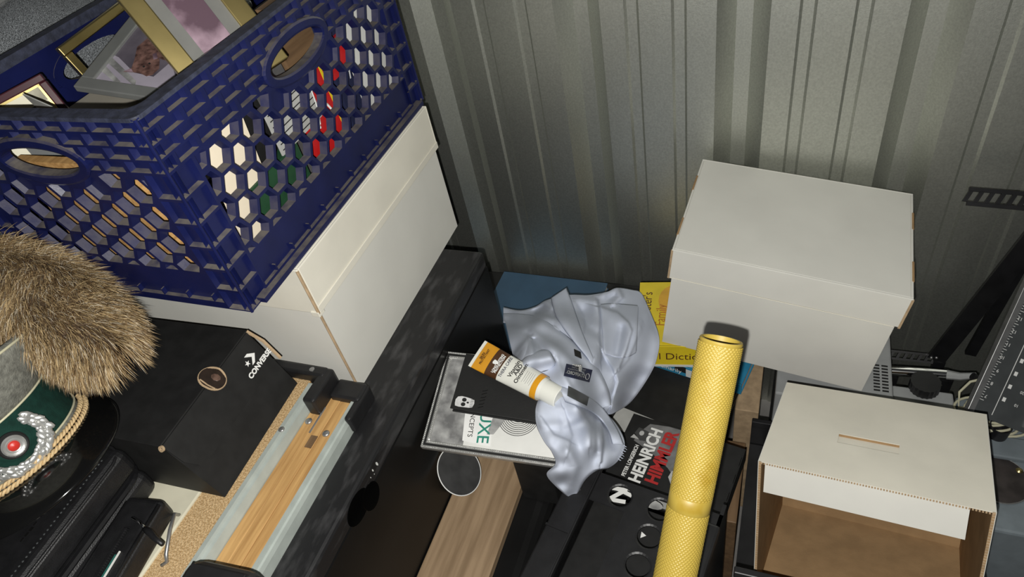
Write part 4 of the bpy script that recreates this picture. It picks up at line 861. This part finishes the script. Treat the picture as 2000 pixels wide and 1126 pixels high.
decal('pale_stripe', [(0.0, 0.0), (0.175, 0.0), (0.175, 0.007), (0, 0.007)], M_paper, yd, TR(0, -0.0012, 0) @ RXm(90))
# black biography with red and white title
hz = 0.478
hT0 = at(1237, 940, hz); hT1 = at(1289, 826, hz)
hx_ = (hT1 - hT0).normalized(); hlen = (hT1 - hT0).length
hM = frame(hT0, hx_, Vector((-hx_.y, hx_.x, 0)))             # x along the title, y towards the top of the cover
hb = book('biography_book', 'black hardback with red and white title under the perforated crate', hM @ TR(-0.012, -0.175, -0.047), 0.165, 0.235, 0.046, M_blackcard, M_paper, 'y0')
U = TR(0.012, 0.175, 0.0463)
M_grey1 = mat('mid grey print', (0.16, 0.16, 0.16), 0.4, 0, 0.35, 30); M_grey2 = mat('pale grey print', (0.45, 0.45, 0.44), 0.4, 0, 0.1, 30); M_grey3 = mat('dark grey print', (0.05, 0.05, 0.05), 0.4, 0, 0.3, 30)
U0 = TR(0.012, 0.175, 0.0460)
decal('uniform_print', [(0.09, 0.035), (0.115, 0.030), (0.140, 0.018), (0.148, -0.02), (0.150, -0.07), (0.14, -0.12), (0.045, -0.13), (0.03, -0.08), (0.055, -0.05), (0.075, -0.01)], M_grey1, hb, U0)
decal('collar_print', [(0.108, 0.040), (0.124, 0.036), (0.120, 0.010), (0.098, 0.006), (0.094, 0.024)], M_grey3, hb, U0 @ TR(0, 0, 0.0002))
decal('collar_patch', ell(0.112, 0.026, 0.006, 0.005, 14), M_grey2, hb, U0 @ TR(0, 0, 0.0005)); decal('shirt_print', [(0.094, 0.044), (0.104, 0.040), (0.096, 0.026)], M_grey2, hb, U0 @ TR(0, 0, 0.0005))
decal('hand_print', [(0.02, -0.070), (0.036, -0.058), (0.052, -0.060), (0.050, -0.074), (0.040, -0.090), (0.024, -0.094), (0.014, -0.086)], M_grey2, hb, U0 @ TR(0, 0, 0.0003))
for k in range(4): decal('finger_line', [(0.024, -0.072 - k * 0.005), (0.044, -0.066 - k * 0.005), (0.044, -0.067 - k * 0.005), (0.024, -0.0735 - k * 0.005)], M_grey3, hb, U0 @ TR(0, 0, 0.0007))
decal('cuff_print', [(0.085, -0.075), (0.092, -0.075), (0.092, -0.115), (0.085, -0.115)], M_grey2, hb, U0 @ TR(0, 0, 0.0003))
text('HEINRICH', 0.034, M_whiteink, hb, U @ TR(0.0, -0.012, 0.0006), sx=hlen / 0.172, bold=0.0012)
text('HIMMLER', 0.036, M_redink, hb, U @ TR(0.010, -0.044, 0.0006), sx=hlen * 0.98 / 0.170, bold=0.0014)
text('PETER LONGERICH', 0.011, M_whiteink, hb, U @ TR(0.004, 0.020, 0.0006), sx=hlen * 0.52 / 0.094, bold=0.0003)

# ================================================================== PERFORATED BLACK CRATE
pcO = at(1136, 888, 0.62)
pcM = TR(pcO.x, pcO.y, 0.62) @ RZ(-9)
pc = thing('perforated_crate', 'black plastic crate with round holes in its upper panel over the biography', 'crate', pcM @ TR(0, 0, -0.32) if False else pcM)
PW, PD = 0.262, 0.33
def plate_cell(m, x0, x1, y0, y1, cx, cy, r, th, n=24):
    vs = []; outer = []
    for k in range(n):
        a = 2 * math.pi * k / n; c, s_ = math.cos(a), math.sin(a)
        tx = ((x1 if c > 0 else x0) - cx) / c if abs(c) > 1e-9 else 1e9; ty = ((y1 if s_ > 0 else y0) - cy) / s_ if abs(s_) > 1e-9 else 1e9
        t = min(tx, ty); outer.append((cx + c * t, cy + s_ * t))
    for (x, y) in ((x0, y0), (x1, y0), (x1, y1), (x0, y1)):      # pull the nearest outer point into each corner
        i = min(range(n), key=lambda q: math.hypot(outer[q][0] - x, outer[q][1] - y)); outer[i] = (x, y)
    inner = [(cx + r * math.cos(2 * math.pi * k / n), cy + r * math.sin(2 * math.pi * k / n)) for k in range(n)]
    rimo = [(cx + (r + 0.003) * math.cos(2 * math.pi * k / n), cy + (r + 0.003) * math.sin(2 * math.pi * k / n)) for k in range(n)]
    vs = [(*p, 0) for p in outer] + [(*p, 0) for p in rimo] + [(*p, -0.0015) for p in inner] + [(*p, -th) for p in inner] + [(*p, -th) for p in outer]
    fs = []
    for q in range(4): fs += [(q * n + k, q * n + (k + 1) % n, (q + 1) * n + (k + 1) % n, (q + 1) * n + k) for k in range(n)]
    m.add(vs, fs)
pci = pcM.inverted()
H0 = [pci @ at(x, y, 0.62) for x, y in ((1211, 967), (1276, 990), (1268, 1047), (1258, 1108))]
m = MB(); xs0 = 0.045; r_ = 0.0195
xa = (H0[0].x + H0[1].x) / 2; sp = H0[2].y - H0[3].y
ya = (H0[1].y + H0[2].y) / 2; c1x = (H0[1].x + H0[2].x + H0[3].x) / 3
xe = c1x + (c1x - xa)
plate_cell(m, xs0, xa, ya, -0.020, H0[0].x, H0[0].y, r_, 0.004)
rowsy = [-0.020, ya] + [ya - sp * (k + 1) for k in range(4)]
for q in range(5):
    for cidx in range(4):
        xl = xa + cidx * (xe - xa); xr = xl + (xe - xa); cy = H0[1].y if q == 0 else (rowsy[q] + rowsy[q + 1]) / 2
        if xr < PW: plate_cell(m, xl, xr, rowsy[q + 1], rowsy[q], (xl + xr) / 2 if cidx else c1x, cy, r_, 0.004)
xlast = xa + int((PW - xa) / (xe - xa)) * (xe - xa)
m.box(xlast, PW, rowsy[5], -0.020, -0.004, 0)
m.box(xa - 0.012, xa, rowsy[5], ya, -0.004, 0)
m.build('hole_panel', M_blackplastic, pc)
box(xs0, PW, -PD, rowsy[5], -0.004, 0).build('near_panel', M_blackplastic, pc)
rl = box(0.0, 0.045, -PD, 0.0, -0.012, 0.006).build('rail', M_blackplastic, pc, bev=0.003)
box(0.012, 0.030, -0.070, -0.022, 0.006, 0.0085).build('clip', M_blackplastic, rl, bev=0.003)
box(0.0435, 0.0475, -PD, 0.001, 0.0, 0.009).build('rib', M_blackplastic, rl, bev=0.0015); box(0.0, 0.045, -0.150, -0.146, 0.006, 0.0085).build('rib', M_blackplastic, rl)
box(0.003, 0.009, -PD, 0.0, -0.316, -0.012).build('side_wall', M_blackplastic, pc); box(PW - 0.006, PW, -PD, 0.0, -0.316, 0.0).build('side_wall', M_blackplastic, pc)
box(0.009, PW - 0.006, -0.026, -0.020, -0.014, -0.004).build('rim_wall', M_blackplastic, pc)
box(PW - 0.03, PW + 0.004, -PD, -0.05, 0.0, 0.022).build('rail', M_blackplastic, pc, bev=0.005)
ib = thing('black_paperback', 'black paperback with white lettering seen through the round crate holes', 'book', pcM @ TR(0.02, -0.25, -0.10))
box(0.005, 0.215, 0.0, 0.243, -0.03, 0.0).build('cover', M_blackcard, ib, bev=0.002)
nP = ib.matrix_world.inverted() @ (CP + (at(1207, 966, 0.62) - CP) * ((1.7 - 0.52) / 1.08)); text('N', 0.045, M_whiteink, ib, TR(nP.x - 0.02, nP.y + 0.014, 0.0004) @ RZ(-78), bold=0.002); decal('white_block', [(nP.x - 0.008, nP.y + 0.016), (nP.x + 0.024, nP.y + 0.012), (nP.x + 0.024, nP.y + 0.004), (nP.x - 0.008, nP.y + 0.008)], M_whiteink, ib)
nQ = ib.matrix_world.inverted() @ (CP + (at(1274, 984, 0.62) - CP) * ((1.7 - 0.52) / 1.08)); decal('pale_picture', ell(nQ.x, nQ.y, 0.02, 0.009, 14), M_photogrey, ib)
nR = ib.matrix_world.inverted() @ (CP + (at(1255, 1045, 0.62) - CP) * ((1.7 - 0.52) / 1.08)); decal('white_mark', [(nR.x - 0.004, nR.y + 0.006), (nR.x + 0.006, nR.y + 0.002), (nR.x - 0.002, nR.y - 0.006)], M_whiteink, ib)
box(0.0, 0.262, -0.33, 0.0, -0.320, -0.316).build('floor_panel', M_blackplastic, pc)

# ================================================================== YELLOW POLE
yt = at_d(1409, 662, 0.75); ya_ = Vector((0.088, 0.612, 0.786)).normalized()
yL = yt.z / ya_.z - 0.012
ypx = Vector((1, 0, 0)) - ya_ * ya_.x
ypM = frame(yt - ya_ * yL, ypx, None, ya_)
yp = thing('yellow_pole', 'hollow yellow knurled metal pole standing in front of the white boxes', 'pole', ypM)
R0 = 0.0236
def knurl(z0, z1, amp, nz, na=132, nd=33):
    m = MB(); vs = []; fs = []
    for i in range(nz + 1):
        z = z0 + (z1 - z0) * i / nz
        for k in range(na):
            a = 2 * math.pi * k / na; q = z / R0 * 0.9
            h = amp * (abs(math.sin((a * nd + q * nd) / 2)) * abs(math.sin((a * nd - q * nd) / 2))) if amp else 0
            vs.append(((R0 - amp / 2 + h) * math.cos(a), (R0 - amp / 2 + h) * math.sin(a), z))
    for i in range(nz):
        for k in range(na): fs.append((i * na + k, i * na + (k + 1) % na, (i + 1) * na + (k + 1) % na, (i + 1) * na + k))
    m.add(vs, fs); return m
bandz = yL - 0.190
knurl(yL - 0.182, yL - 0.004, 0.0016, 290).build('knurled_grip', M_tube, yp, smooth=True)
MB().lathe([(R0 - 0.0004, bandz - 0.009), (R0 + 0.0004, bandz - 0.008), (R0 + 0.0004, bandz + 0.008), (R0 - 0.0004, bandz + 0.009)], 64, cap=False).build('smooth_band', M_tube, yp, smooth=True)
knurl(bandz - 0.20, bandz - 0.008, 0.0016, 300).build('knurled_grip', M_tube, yp, smooth=True)
MB().lathe([(R0, 0.0), (R0, bandz - 0.20)], 48, cap=False).build('shaft', M_tube, yp, smooth=True)
MB().lathe([(R0 - 0.0012, yL - 0.006), (R0 - 0.0002, yL - 0.002), (R0 - 0.001, yL), (R0 - 0.0035, yL), (R0 - 0.004, yL - 0.08), (0.0, yL - 0.08)], 64, cap=False).build('rim', M_tube, yp, smooth='auto')

# ================================================================== CLOSED WHITE FILE BOX
rO = Vector((-0.180, 0.981, 0.840)); ru = Vector((0.991, -0.049, -0.124)); rv = Vector((0.048, 0.999, 0.0))
rM = frame(rO, ru, rv)
rb_ = thing('file_box', 'closed white cardboard file box tilted on the yellow dictionary by the wall', 'box', rM)
bW, bD, bH = 0.410, 0.302, 0.272
carton_walls(MB(), 0.006, bW - 0.006, 0.006, bD - 0.006, -bH, -0.006, 0.004).build('body', M_white, rb_, bev=0.0008)
rl_ = carton_walls(MB(), 0, bW, 0, bD, -0.072, 0.0, 0.004, False, True).build('lid', M_white, rb_, bev=0.0012)
for x, w_ in ((-0.0012, 0), (bW - 0.0028, 1)):
    for (y0, y1, z0, z1) in ((0.045, 0.098, -0.030, -0.002), (0.190, 0.240, -0.030, -0.002)): box(x, x + 0.004, y0, y1, z0, z1 + 0.0028).build('slot_tab', M_kraft, rl_, bev=0.001)
    box(x, x + 0.004, -0.0006, 0.003, -0.074, -0.002).build('cut_edge', M_kraftl, rl_)
    box(x, x + 0.004, 0.0, 0.055, -0.0745, -0.030).build('end_tab', M_kraft, rl_)
MB().tube([(0.003, -0.0004, -0.072), (0.20, -0.0006, -0.0722), (0.40, -0.0004, -0.072)], 0.0009, 5).build('lid_hem', M_white2, rl_)

# ================================================================== OPEN WHITE FILE BOX
oA, oB, oC, oD = Vector((0.031, 0.893, 0.615)), Vector((0.337, 0.858, 0.647)), Vector((0.315, 0.610, 0.740)), Vector((0.009, 0.645, 0.708))
oxM = frame(oD, oC - oD, oA - oD)                               # x along the opening, y away from us, z out of the top panel
ox = thing('file_box', 'white cardboard file box lying on its side with brown open mouth', 'box', oxM)
oW, oDp, oH = (oC - oD).length, 0.258, 0.285; t_ = 0.004
m = MB()                                                          # top panel with a slotted hand hole
hx0, hx1, hy0, hy1 = 0.103, 0.190, 0.094, 0.120
def outer_panel():
    m = MB(); n = 24
    for (x0, x1, y0, y1) in ((0, hx0, 0, oDp), (hx1, oW, 0, oDp), (hx0, hx1, 0, hy0), (hx0, hx1, hy1, oDp)): m.box(x0, x1, y0, y1, -0.0012, 0)
    return m
outer_panel().build('hand_hole_panel', M_white2, ox)
hl = box(hx0 - 0.001, hx1 + 0.001, -0.001, 0.0, -0.022, 0).build('hand_hole_flap', M_white2, ox, M=TR(0, hy0, -0.001) @ RXm(12))
hf = box(hx0, hx1, 0, 0.002, -0.014, 0.0).build('cut_edge', M_kraft, ox, M=TR(0, hy1, -0.0008))
box(hx0 - 0.004, hx1 + 0.004, hy0 - 0.004, hy1 + 0.004, -0.002, 0.0).build('inner_layer', M_white2, ox, M=TR(0, 0, -0.0055))
box(0, t_, 0, oDp, -oH, -0.0012).build('side_panel', M_kraft, ox); box(oW - t_, oW, 0, oDp, -oH, -0.0012).build('side_panel', M_kraft, ox)
box(-0.0010, 0.0, 0.001, oDp, -oH, 0).build('white_liner', M_white, ox); box(oW, oW + 0.001, 0.001, oDp, -oH, 0).build('white_liner', M_white, ox)
box(t_, oW - t_, oDp - t_, oDp, -oH, -0.0012).build('bottom_panel', M_kraft, ox); box(t_, oW - t_, 0, oDp - t_, -oH, -oH + t_).build('lower_panel', M_kraft, ox)
box(0.008, oW - 0.028, 0, 0.0025, -0.062, -0.003).build('folded_flap', M_white, ox, M=TR(0, 0.012, 0) @ RXm(-6))
m = MB(); 
for k in range(80): m.box(oW * k / 80, oW * (k + 0.55) / 80, -0.0004, 0.0008, -0.0042, -0.0011)
m.build('corrugated_edge', M_kraftl, ox, kind='stuff')
m = MB()
for x in (0, oW - t_):
    for k in range(60): m.box(x, x + t_, -0.0006, 0.0008, -oH * (k + 0.6) / 60, -oH * k / 60)
m.build('corrugated_edge', M_kraftl, ox, kind='stuff')

# ================================================================== BLACK LATTICE CRATE UNDER THE OPEN BOX
lc = thing('lattice_crate', 'black plastic lattice crate under the open white box', 'crate', TR(0.19, 0.735, 0.0))
X0, X1, Y0, Y1, ZT = -0.200, 0.190, -0.222, 0.215, 0.585
m = MB()
m.box(X0, X1, Y0, Y0 + 0.012, ZT - 0.018, ZT); m.box(X0, X1, Y1 - 0.012, Y1, ZT - 0.20, ZT - 0.182); m.box(X0, X0 + 0.012, Y0, Y1, ZT - 0.018, ZT) if False else None; m.box(X1 - 0.012, X1, Y0, Y1, ZT - 0.15, ZT - 0.132)
m.build('rim', M_blackplastic, lc, bev=0.002)
for k in range(12): box(X0 + 0.004 + k * 0.0335, X0 + 0.010 + k * 0.0335, Y0 + 0.002, Y0 + 0.009, 0.0, ZT - 0.018).build('slat', M_blackplastic, lc)
for k in range(5): box(X0, X1, Y0 + 0.002, Y0 + 0.008, 0.02 + k * 0.11, 0.03 + k * 0.11).build('cross_slat', M_blackplastic, lc)
for k in range(13): box(X1 - 0.009, X1 - 0.003, Y0 + 0.02 + k * 0.032, Y0 + 0.026 + k * 0.032, 0, ZT - 0.15).build('slat', M_blackplastic, lc)
box(X0, X1, Y0 + 0.012, Y1 - 0.012, 0.25, 0.32).build('floor_panel', M_blackplastic, lc); box(X0, X1, Y1 - 0.01, Y1, 0, ZT - 0.2).build('back_wall', M_blackplastic, lc)
tag(box(-0.028, 0.022, -0.080, 0.06, 0, 0.41).build('narrow_carton', M_kraftl, None, bev=0.002, M=TR(-0.020, 1.04, 0)), 'narrow brown carton standing behind the yellow pole', 'box')
tag(box(-0.026, 0.018, -0.10, 0.10, 0, 0.31).build('brown_board', M_brownwood, None, bev=0.002, M=TR(-0.036, 0.845, 0)), 'dark brown board standing between perforated crate and open box', 'board')

# ================================================================== CLUTTER ON THE RIGHT
gv = thing('vented_unit', 'light grey plastic unit with vent slots half under closed file box', 'appliance', TR(0.13, 1.10, 0))
box(-0.10, 0.125, -0.12, 0.14, 0, 0.462).build('housing', M_lightgrey, gv, bev=0.004)
vA = gv.matrix_world.inverted() @ at(1712, 738, 0.462)
for r in range(2):
    for k in range(9): box(vA.x - 0.006 + r * 0.016, vA.x + 0.006 + r * 0.016, vA.y - 0.034 + k * 0.0085, vA.y - 0.030 + k * 0.0085, 0.4618, 0.4626).build('vent_slot', M_ink, gv)
st_ = thing('steel_stand', 'black slotted steel stand with diagonal brace against the corrugated wall', 'stand', TR(0.45, 1.22, 0))
sti = st_.matrix_world.inverted()
def bar(P, Q, w, d, name, slots=0, Mx=M_blackmetal):
    P = sti @ P; Q = sti @ Q; L = (Q - P).length; M = frame(P, Q - P, None, Vector((0, -0.75, 0.66)))
    t = MB(); 
    if not slots: t.box(0, L, -w / 2, w / 2, -d / 2, d / 2)
    else:
        t.box(0, L, -w / 2, -w * 0.28, -d / 2, d / 2); t.box(0, L, w * 0.28, w / 2, -d / 2, d / 2)
        for k in range(slots + 1): t.add([(L * (k - 0.22) / slots + s_ * w * 0.12 + e_, s_ * w * 0.3, z) for z in (-d / 2, d / 2) for s_, e_ in ((-1, 0), (-1, L * 0.42 / slots), (1, L * 0.42 / slots), (1, 0))], [(0, 3, 2, 1), (4, 5, 6, 7), (0, 1, 5, 4), (1, 2, 6, 5), (2, 3, 7, 6), (3, 0, 4, 7)])
    return t.build(name, Mx, st_, M=M)
bar(at_y(1890, 383, 1.23), at_y(2110, 402, 1.23), 0.034, 0.006, 'slotted_bar', 10)
bar(at_y(1728, 690, 1.23), at_y(1838, 702, 1.23), 0.022, 0.006, 'slotted_bar', 8)
bar(at_y(1828, 700, 1.225), at_y(2090, 375, 1.225), 0.036, 0.012, 'brace')
bar(at_y(1895, 690, 1.26), at_y(2060, 400, 1.26), 0.022, 0.012, 'brace')
q0 = sti @ at_y(1835, 705, 1.22); box(q0.x - 0.012, q0.x + 0.012, -0.004, 0.008, 0.0, q0.z).build('post', M_blackmetal, st_)
q1 = sti @ at_y(2105, 395, 1.24); box(q1.x - 0.012, q1.x + 0.012, 0.004, 0.02, 0.0, q1.z).build('post', M_blackmetal, st_)
for px in (1819, 1829):
    q = sti @ at_y(px, 698, 1.22); MB().ball(q, 0.0035, 0.0035, 0.0035).build('rivet', M_steel, st_, smooth=True)
gm = thing('grey_machine', 'blue grey machine base with round dark disc beside open box', 'machine', TR(0.53, 0.99, 0))
box(-0.145, 0.25, -0.20, 0.10, 0, 0.400).build('base', M_bluegrey, gm, bev=0.006); box(-0.13, 0.25, -0.045, 0.005, 0.4, 0.412).build('ledge', M_bluegrey, gm, bev=0.003)
gi = gm.matrix_world.inverted(); dc = gi @ at(1948, 935, 0.40)
MB().lathe([(0.0, 0.400), (0.052, 0.400), (0.052, 0.4025), (0.050, 0.4035), (0.0, 0.4035)], 40, TR(dc.x, dc.y, 0), cap=False).build('disc', mat('dark turned metal', (0.05, 0.042, 0.04), 0.45, 0.3, 0.3, 40), gm, smooth='auto')
MB().tube([(dc.x + 0.0525 * math.cos(k * math.pi / 20), dc.y + 0.0525 * math.sin(k * math.pi / 20), 0.402) for k in range(40)], 0.0012, 5, closed=True).build('disc_edge', M_steel, gm)
sc = gi @ at(1990, 920, 0.40); MB().lathe([(0.006, 0.4), (0.006, 0.404), (0.003, 0.406)], 14, TR(sc.x, sc.y, 0)).build('screw', M_gold, gm)
kb = thing('control_unit', 'grey control unit with large black ribbed knob behind open box', 'appliance', TR(0.325, 1.048, 0))
box(-0.060, 0.055, -0.06, 0.045, 0, 0.405).build('housing', M_lightgrey, kb, bev=0.004)
kc = kb.matrix_world.inverted() @ at(1806, 752, 0.415); n = 40; prof = [(0.028 + (0.0015 if k % 2 else 0)) for k in range(n)]
MB().prism([(kc.x + prof[k] * math.cos(2 * math.pi * k / n), kc.y + prof[k] * math.sin(2 * math.pi * k / n)) for k in range(n)], 0.405, 0.428).build('knob', M_blackplastic, kb)
cr0 = at_y(1733, 723, 1.13); cr1 = at_y(1852, 731, 1.13)
rdM = Matrix.Translation(cr0); rd = thing('chrome_rod', 'polished chrome rod with grey clamp behind the white boxes', 'rod', rdM)
MB().tube([(0, 0, 0), cr1 - cr0], 0.011, 20).build('tube', M_chrome, rd, smooth='auto')
e = cr1 - cr0; cl_ = MB().tube([e + Vector((-0.004, -0.004, 0.004)), e + Vector((0.02, -0.008, 0.008)), e + Vector((0.045, -0.012, 0.022))], [0.010, 0.008, 0.006], 8).build('clamp', M_lightgrey, rd)
MB().tube([e + Vector((0.035, -0.022, 0.030)), e + Vector((0.055, -0.024, 0.018))], 0.008, 10).build('clamp_screw', M_blackplastic, cl_, smooth='auto')
box(-0.008, 0.022, -0.012, 0.012, -cr0.z, -0.009).build('foot', M_blackmetal, rd); box(e.x - 0.02, e.x + 0.01, e.y - 0.012, e.y + 0.012, -cr0.z, e.z - 0.009).build('foot', M_blackmetal, rd)
# leaning ruler board
r0 = at_y(1905, 775, 1.00); r1 = at_y(2004, 560, 1.16); ry_ = (r1 - r0).normalized(); rx_ = Vector((0.95, 0.25, -0.1)); rx_ = rx_ - ry_ * rx_.dot(ry_)
rbM = frame(r0, rx_, ry_)
rbd = thing('cutting_board', 'dark grey paper cutter board with white measuring marks leaning at wall', 'cutting board', rbM)
rLn = (r1 - r0).length + 0.06
box(0, 0.22, -0.03, rLn, -0.008, 0).build('board', M_darkgrey, rbd, bev=0.001); box(-0.006, 0.006, -0.03, rLn, -0.009, 0.005).build('edge_strip', M_steel, rbd, bev=0.001)
n = int((rLn) / 0.0052)
for k in range(n): box(0.008, 0.012 + (0.004 if k % 5 == 0 else 0), k * 0.0052, k * 0.0052 + 0.0009, 0, 0.0003).build('tick', M_whiteink, rbd)
for k in range(8):
    y = 0.012 + k * 0.0265; text(str(7 + k), 0.009, M_whiteink, rbd, TR(0.019, y, 0.0001) @ RZ(180)); box(0.046, 0.052, y, y + 0.008, 0, 0.0003).build('mark', M_whiteink, rbd); text(str(10 * (k + 1)), 0.008, M_whiteink, rbd, TR(0.078, y + 0.004, 0.0001) @ RZ(180))
box(0.040, 0.0412, -0.02, rLn, 0, 0.0003).build('guide_line', M_whiteink, rbd); box(0.10, 0.112, -0.02, rLn, 0, 0.004).build('clear_rule', M_steel, rbd)
# coil of ivory cable
cbz = 0.425
ccx = at(1935, 815, cbz); cabl = thing('cable_coil', 'coiled ivory cable lying on the blue grey machine', 'cable', Matrix.Translation((ccx.x, ccx.y, 0.412)))
pts = []; rnd = random.Random(5)
for k in range(150):
    a = k * 0.21; R = 0.040 + 0.008 * math.sin(a * 0.37) + 0.004 * math.sin(a * 1.3)
    pts.append((R * 1.15 * math.cos(a) + 0.012 * math.sin(a * 0.19), R * math.sin(a) * 0.85 + 0.010 * math.cos(a * 0.23), 0.006 + 0.00016 * k + 0.004 * math.sin(a * 0.8)))
MB().tube(pts, 0.0027, 7).build('coil', M_cable, cabl, smooth=True)
l = [Vector(pts[-1])] + [at(x, y, z) - Vector((ccx.x, ccx.y, 0.412)) for x, y, z in ((1872, 795, .43), (1874, 765, .45), (1895, 745, .465), (1930, 737, .47), (1970, 734, .475), (2030, 733, .48))]
MB().tube([Vector((*p[:2], 0)) * 0 + p for p in l], 0.0027, 7).build('loose_end', M_cable, cabl, smooth=True)
cpz = at(1952, 838, 0.43); cu = thing('black_cup', 'short black plastic tube inside the ivory cable coil', 'tube', TR(cpz.x, cpz.y, 0.4125))
MB().lathe([(0.017, 0), (0.019, 0.03), (0.0165, 0.03), (0.0150, 0.004), (0.0, 0.004)], 28, cap=False).build('wall', M_blackplastic, cu, smooth='auto')
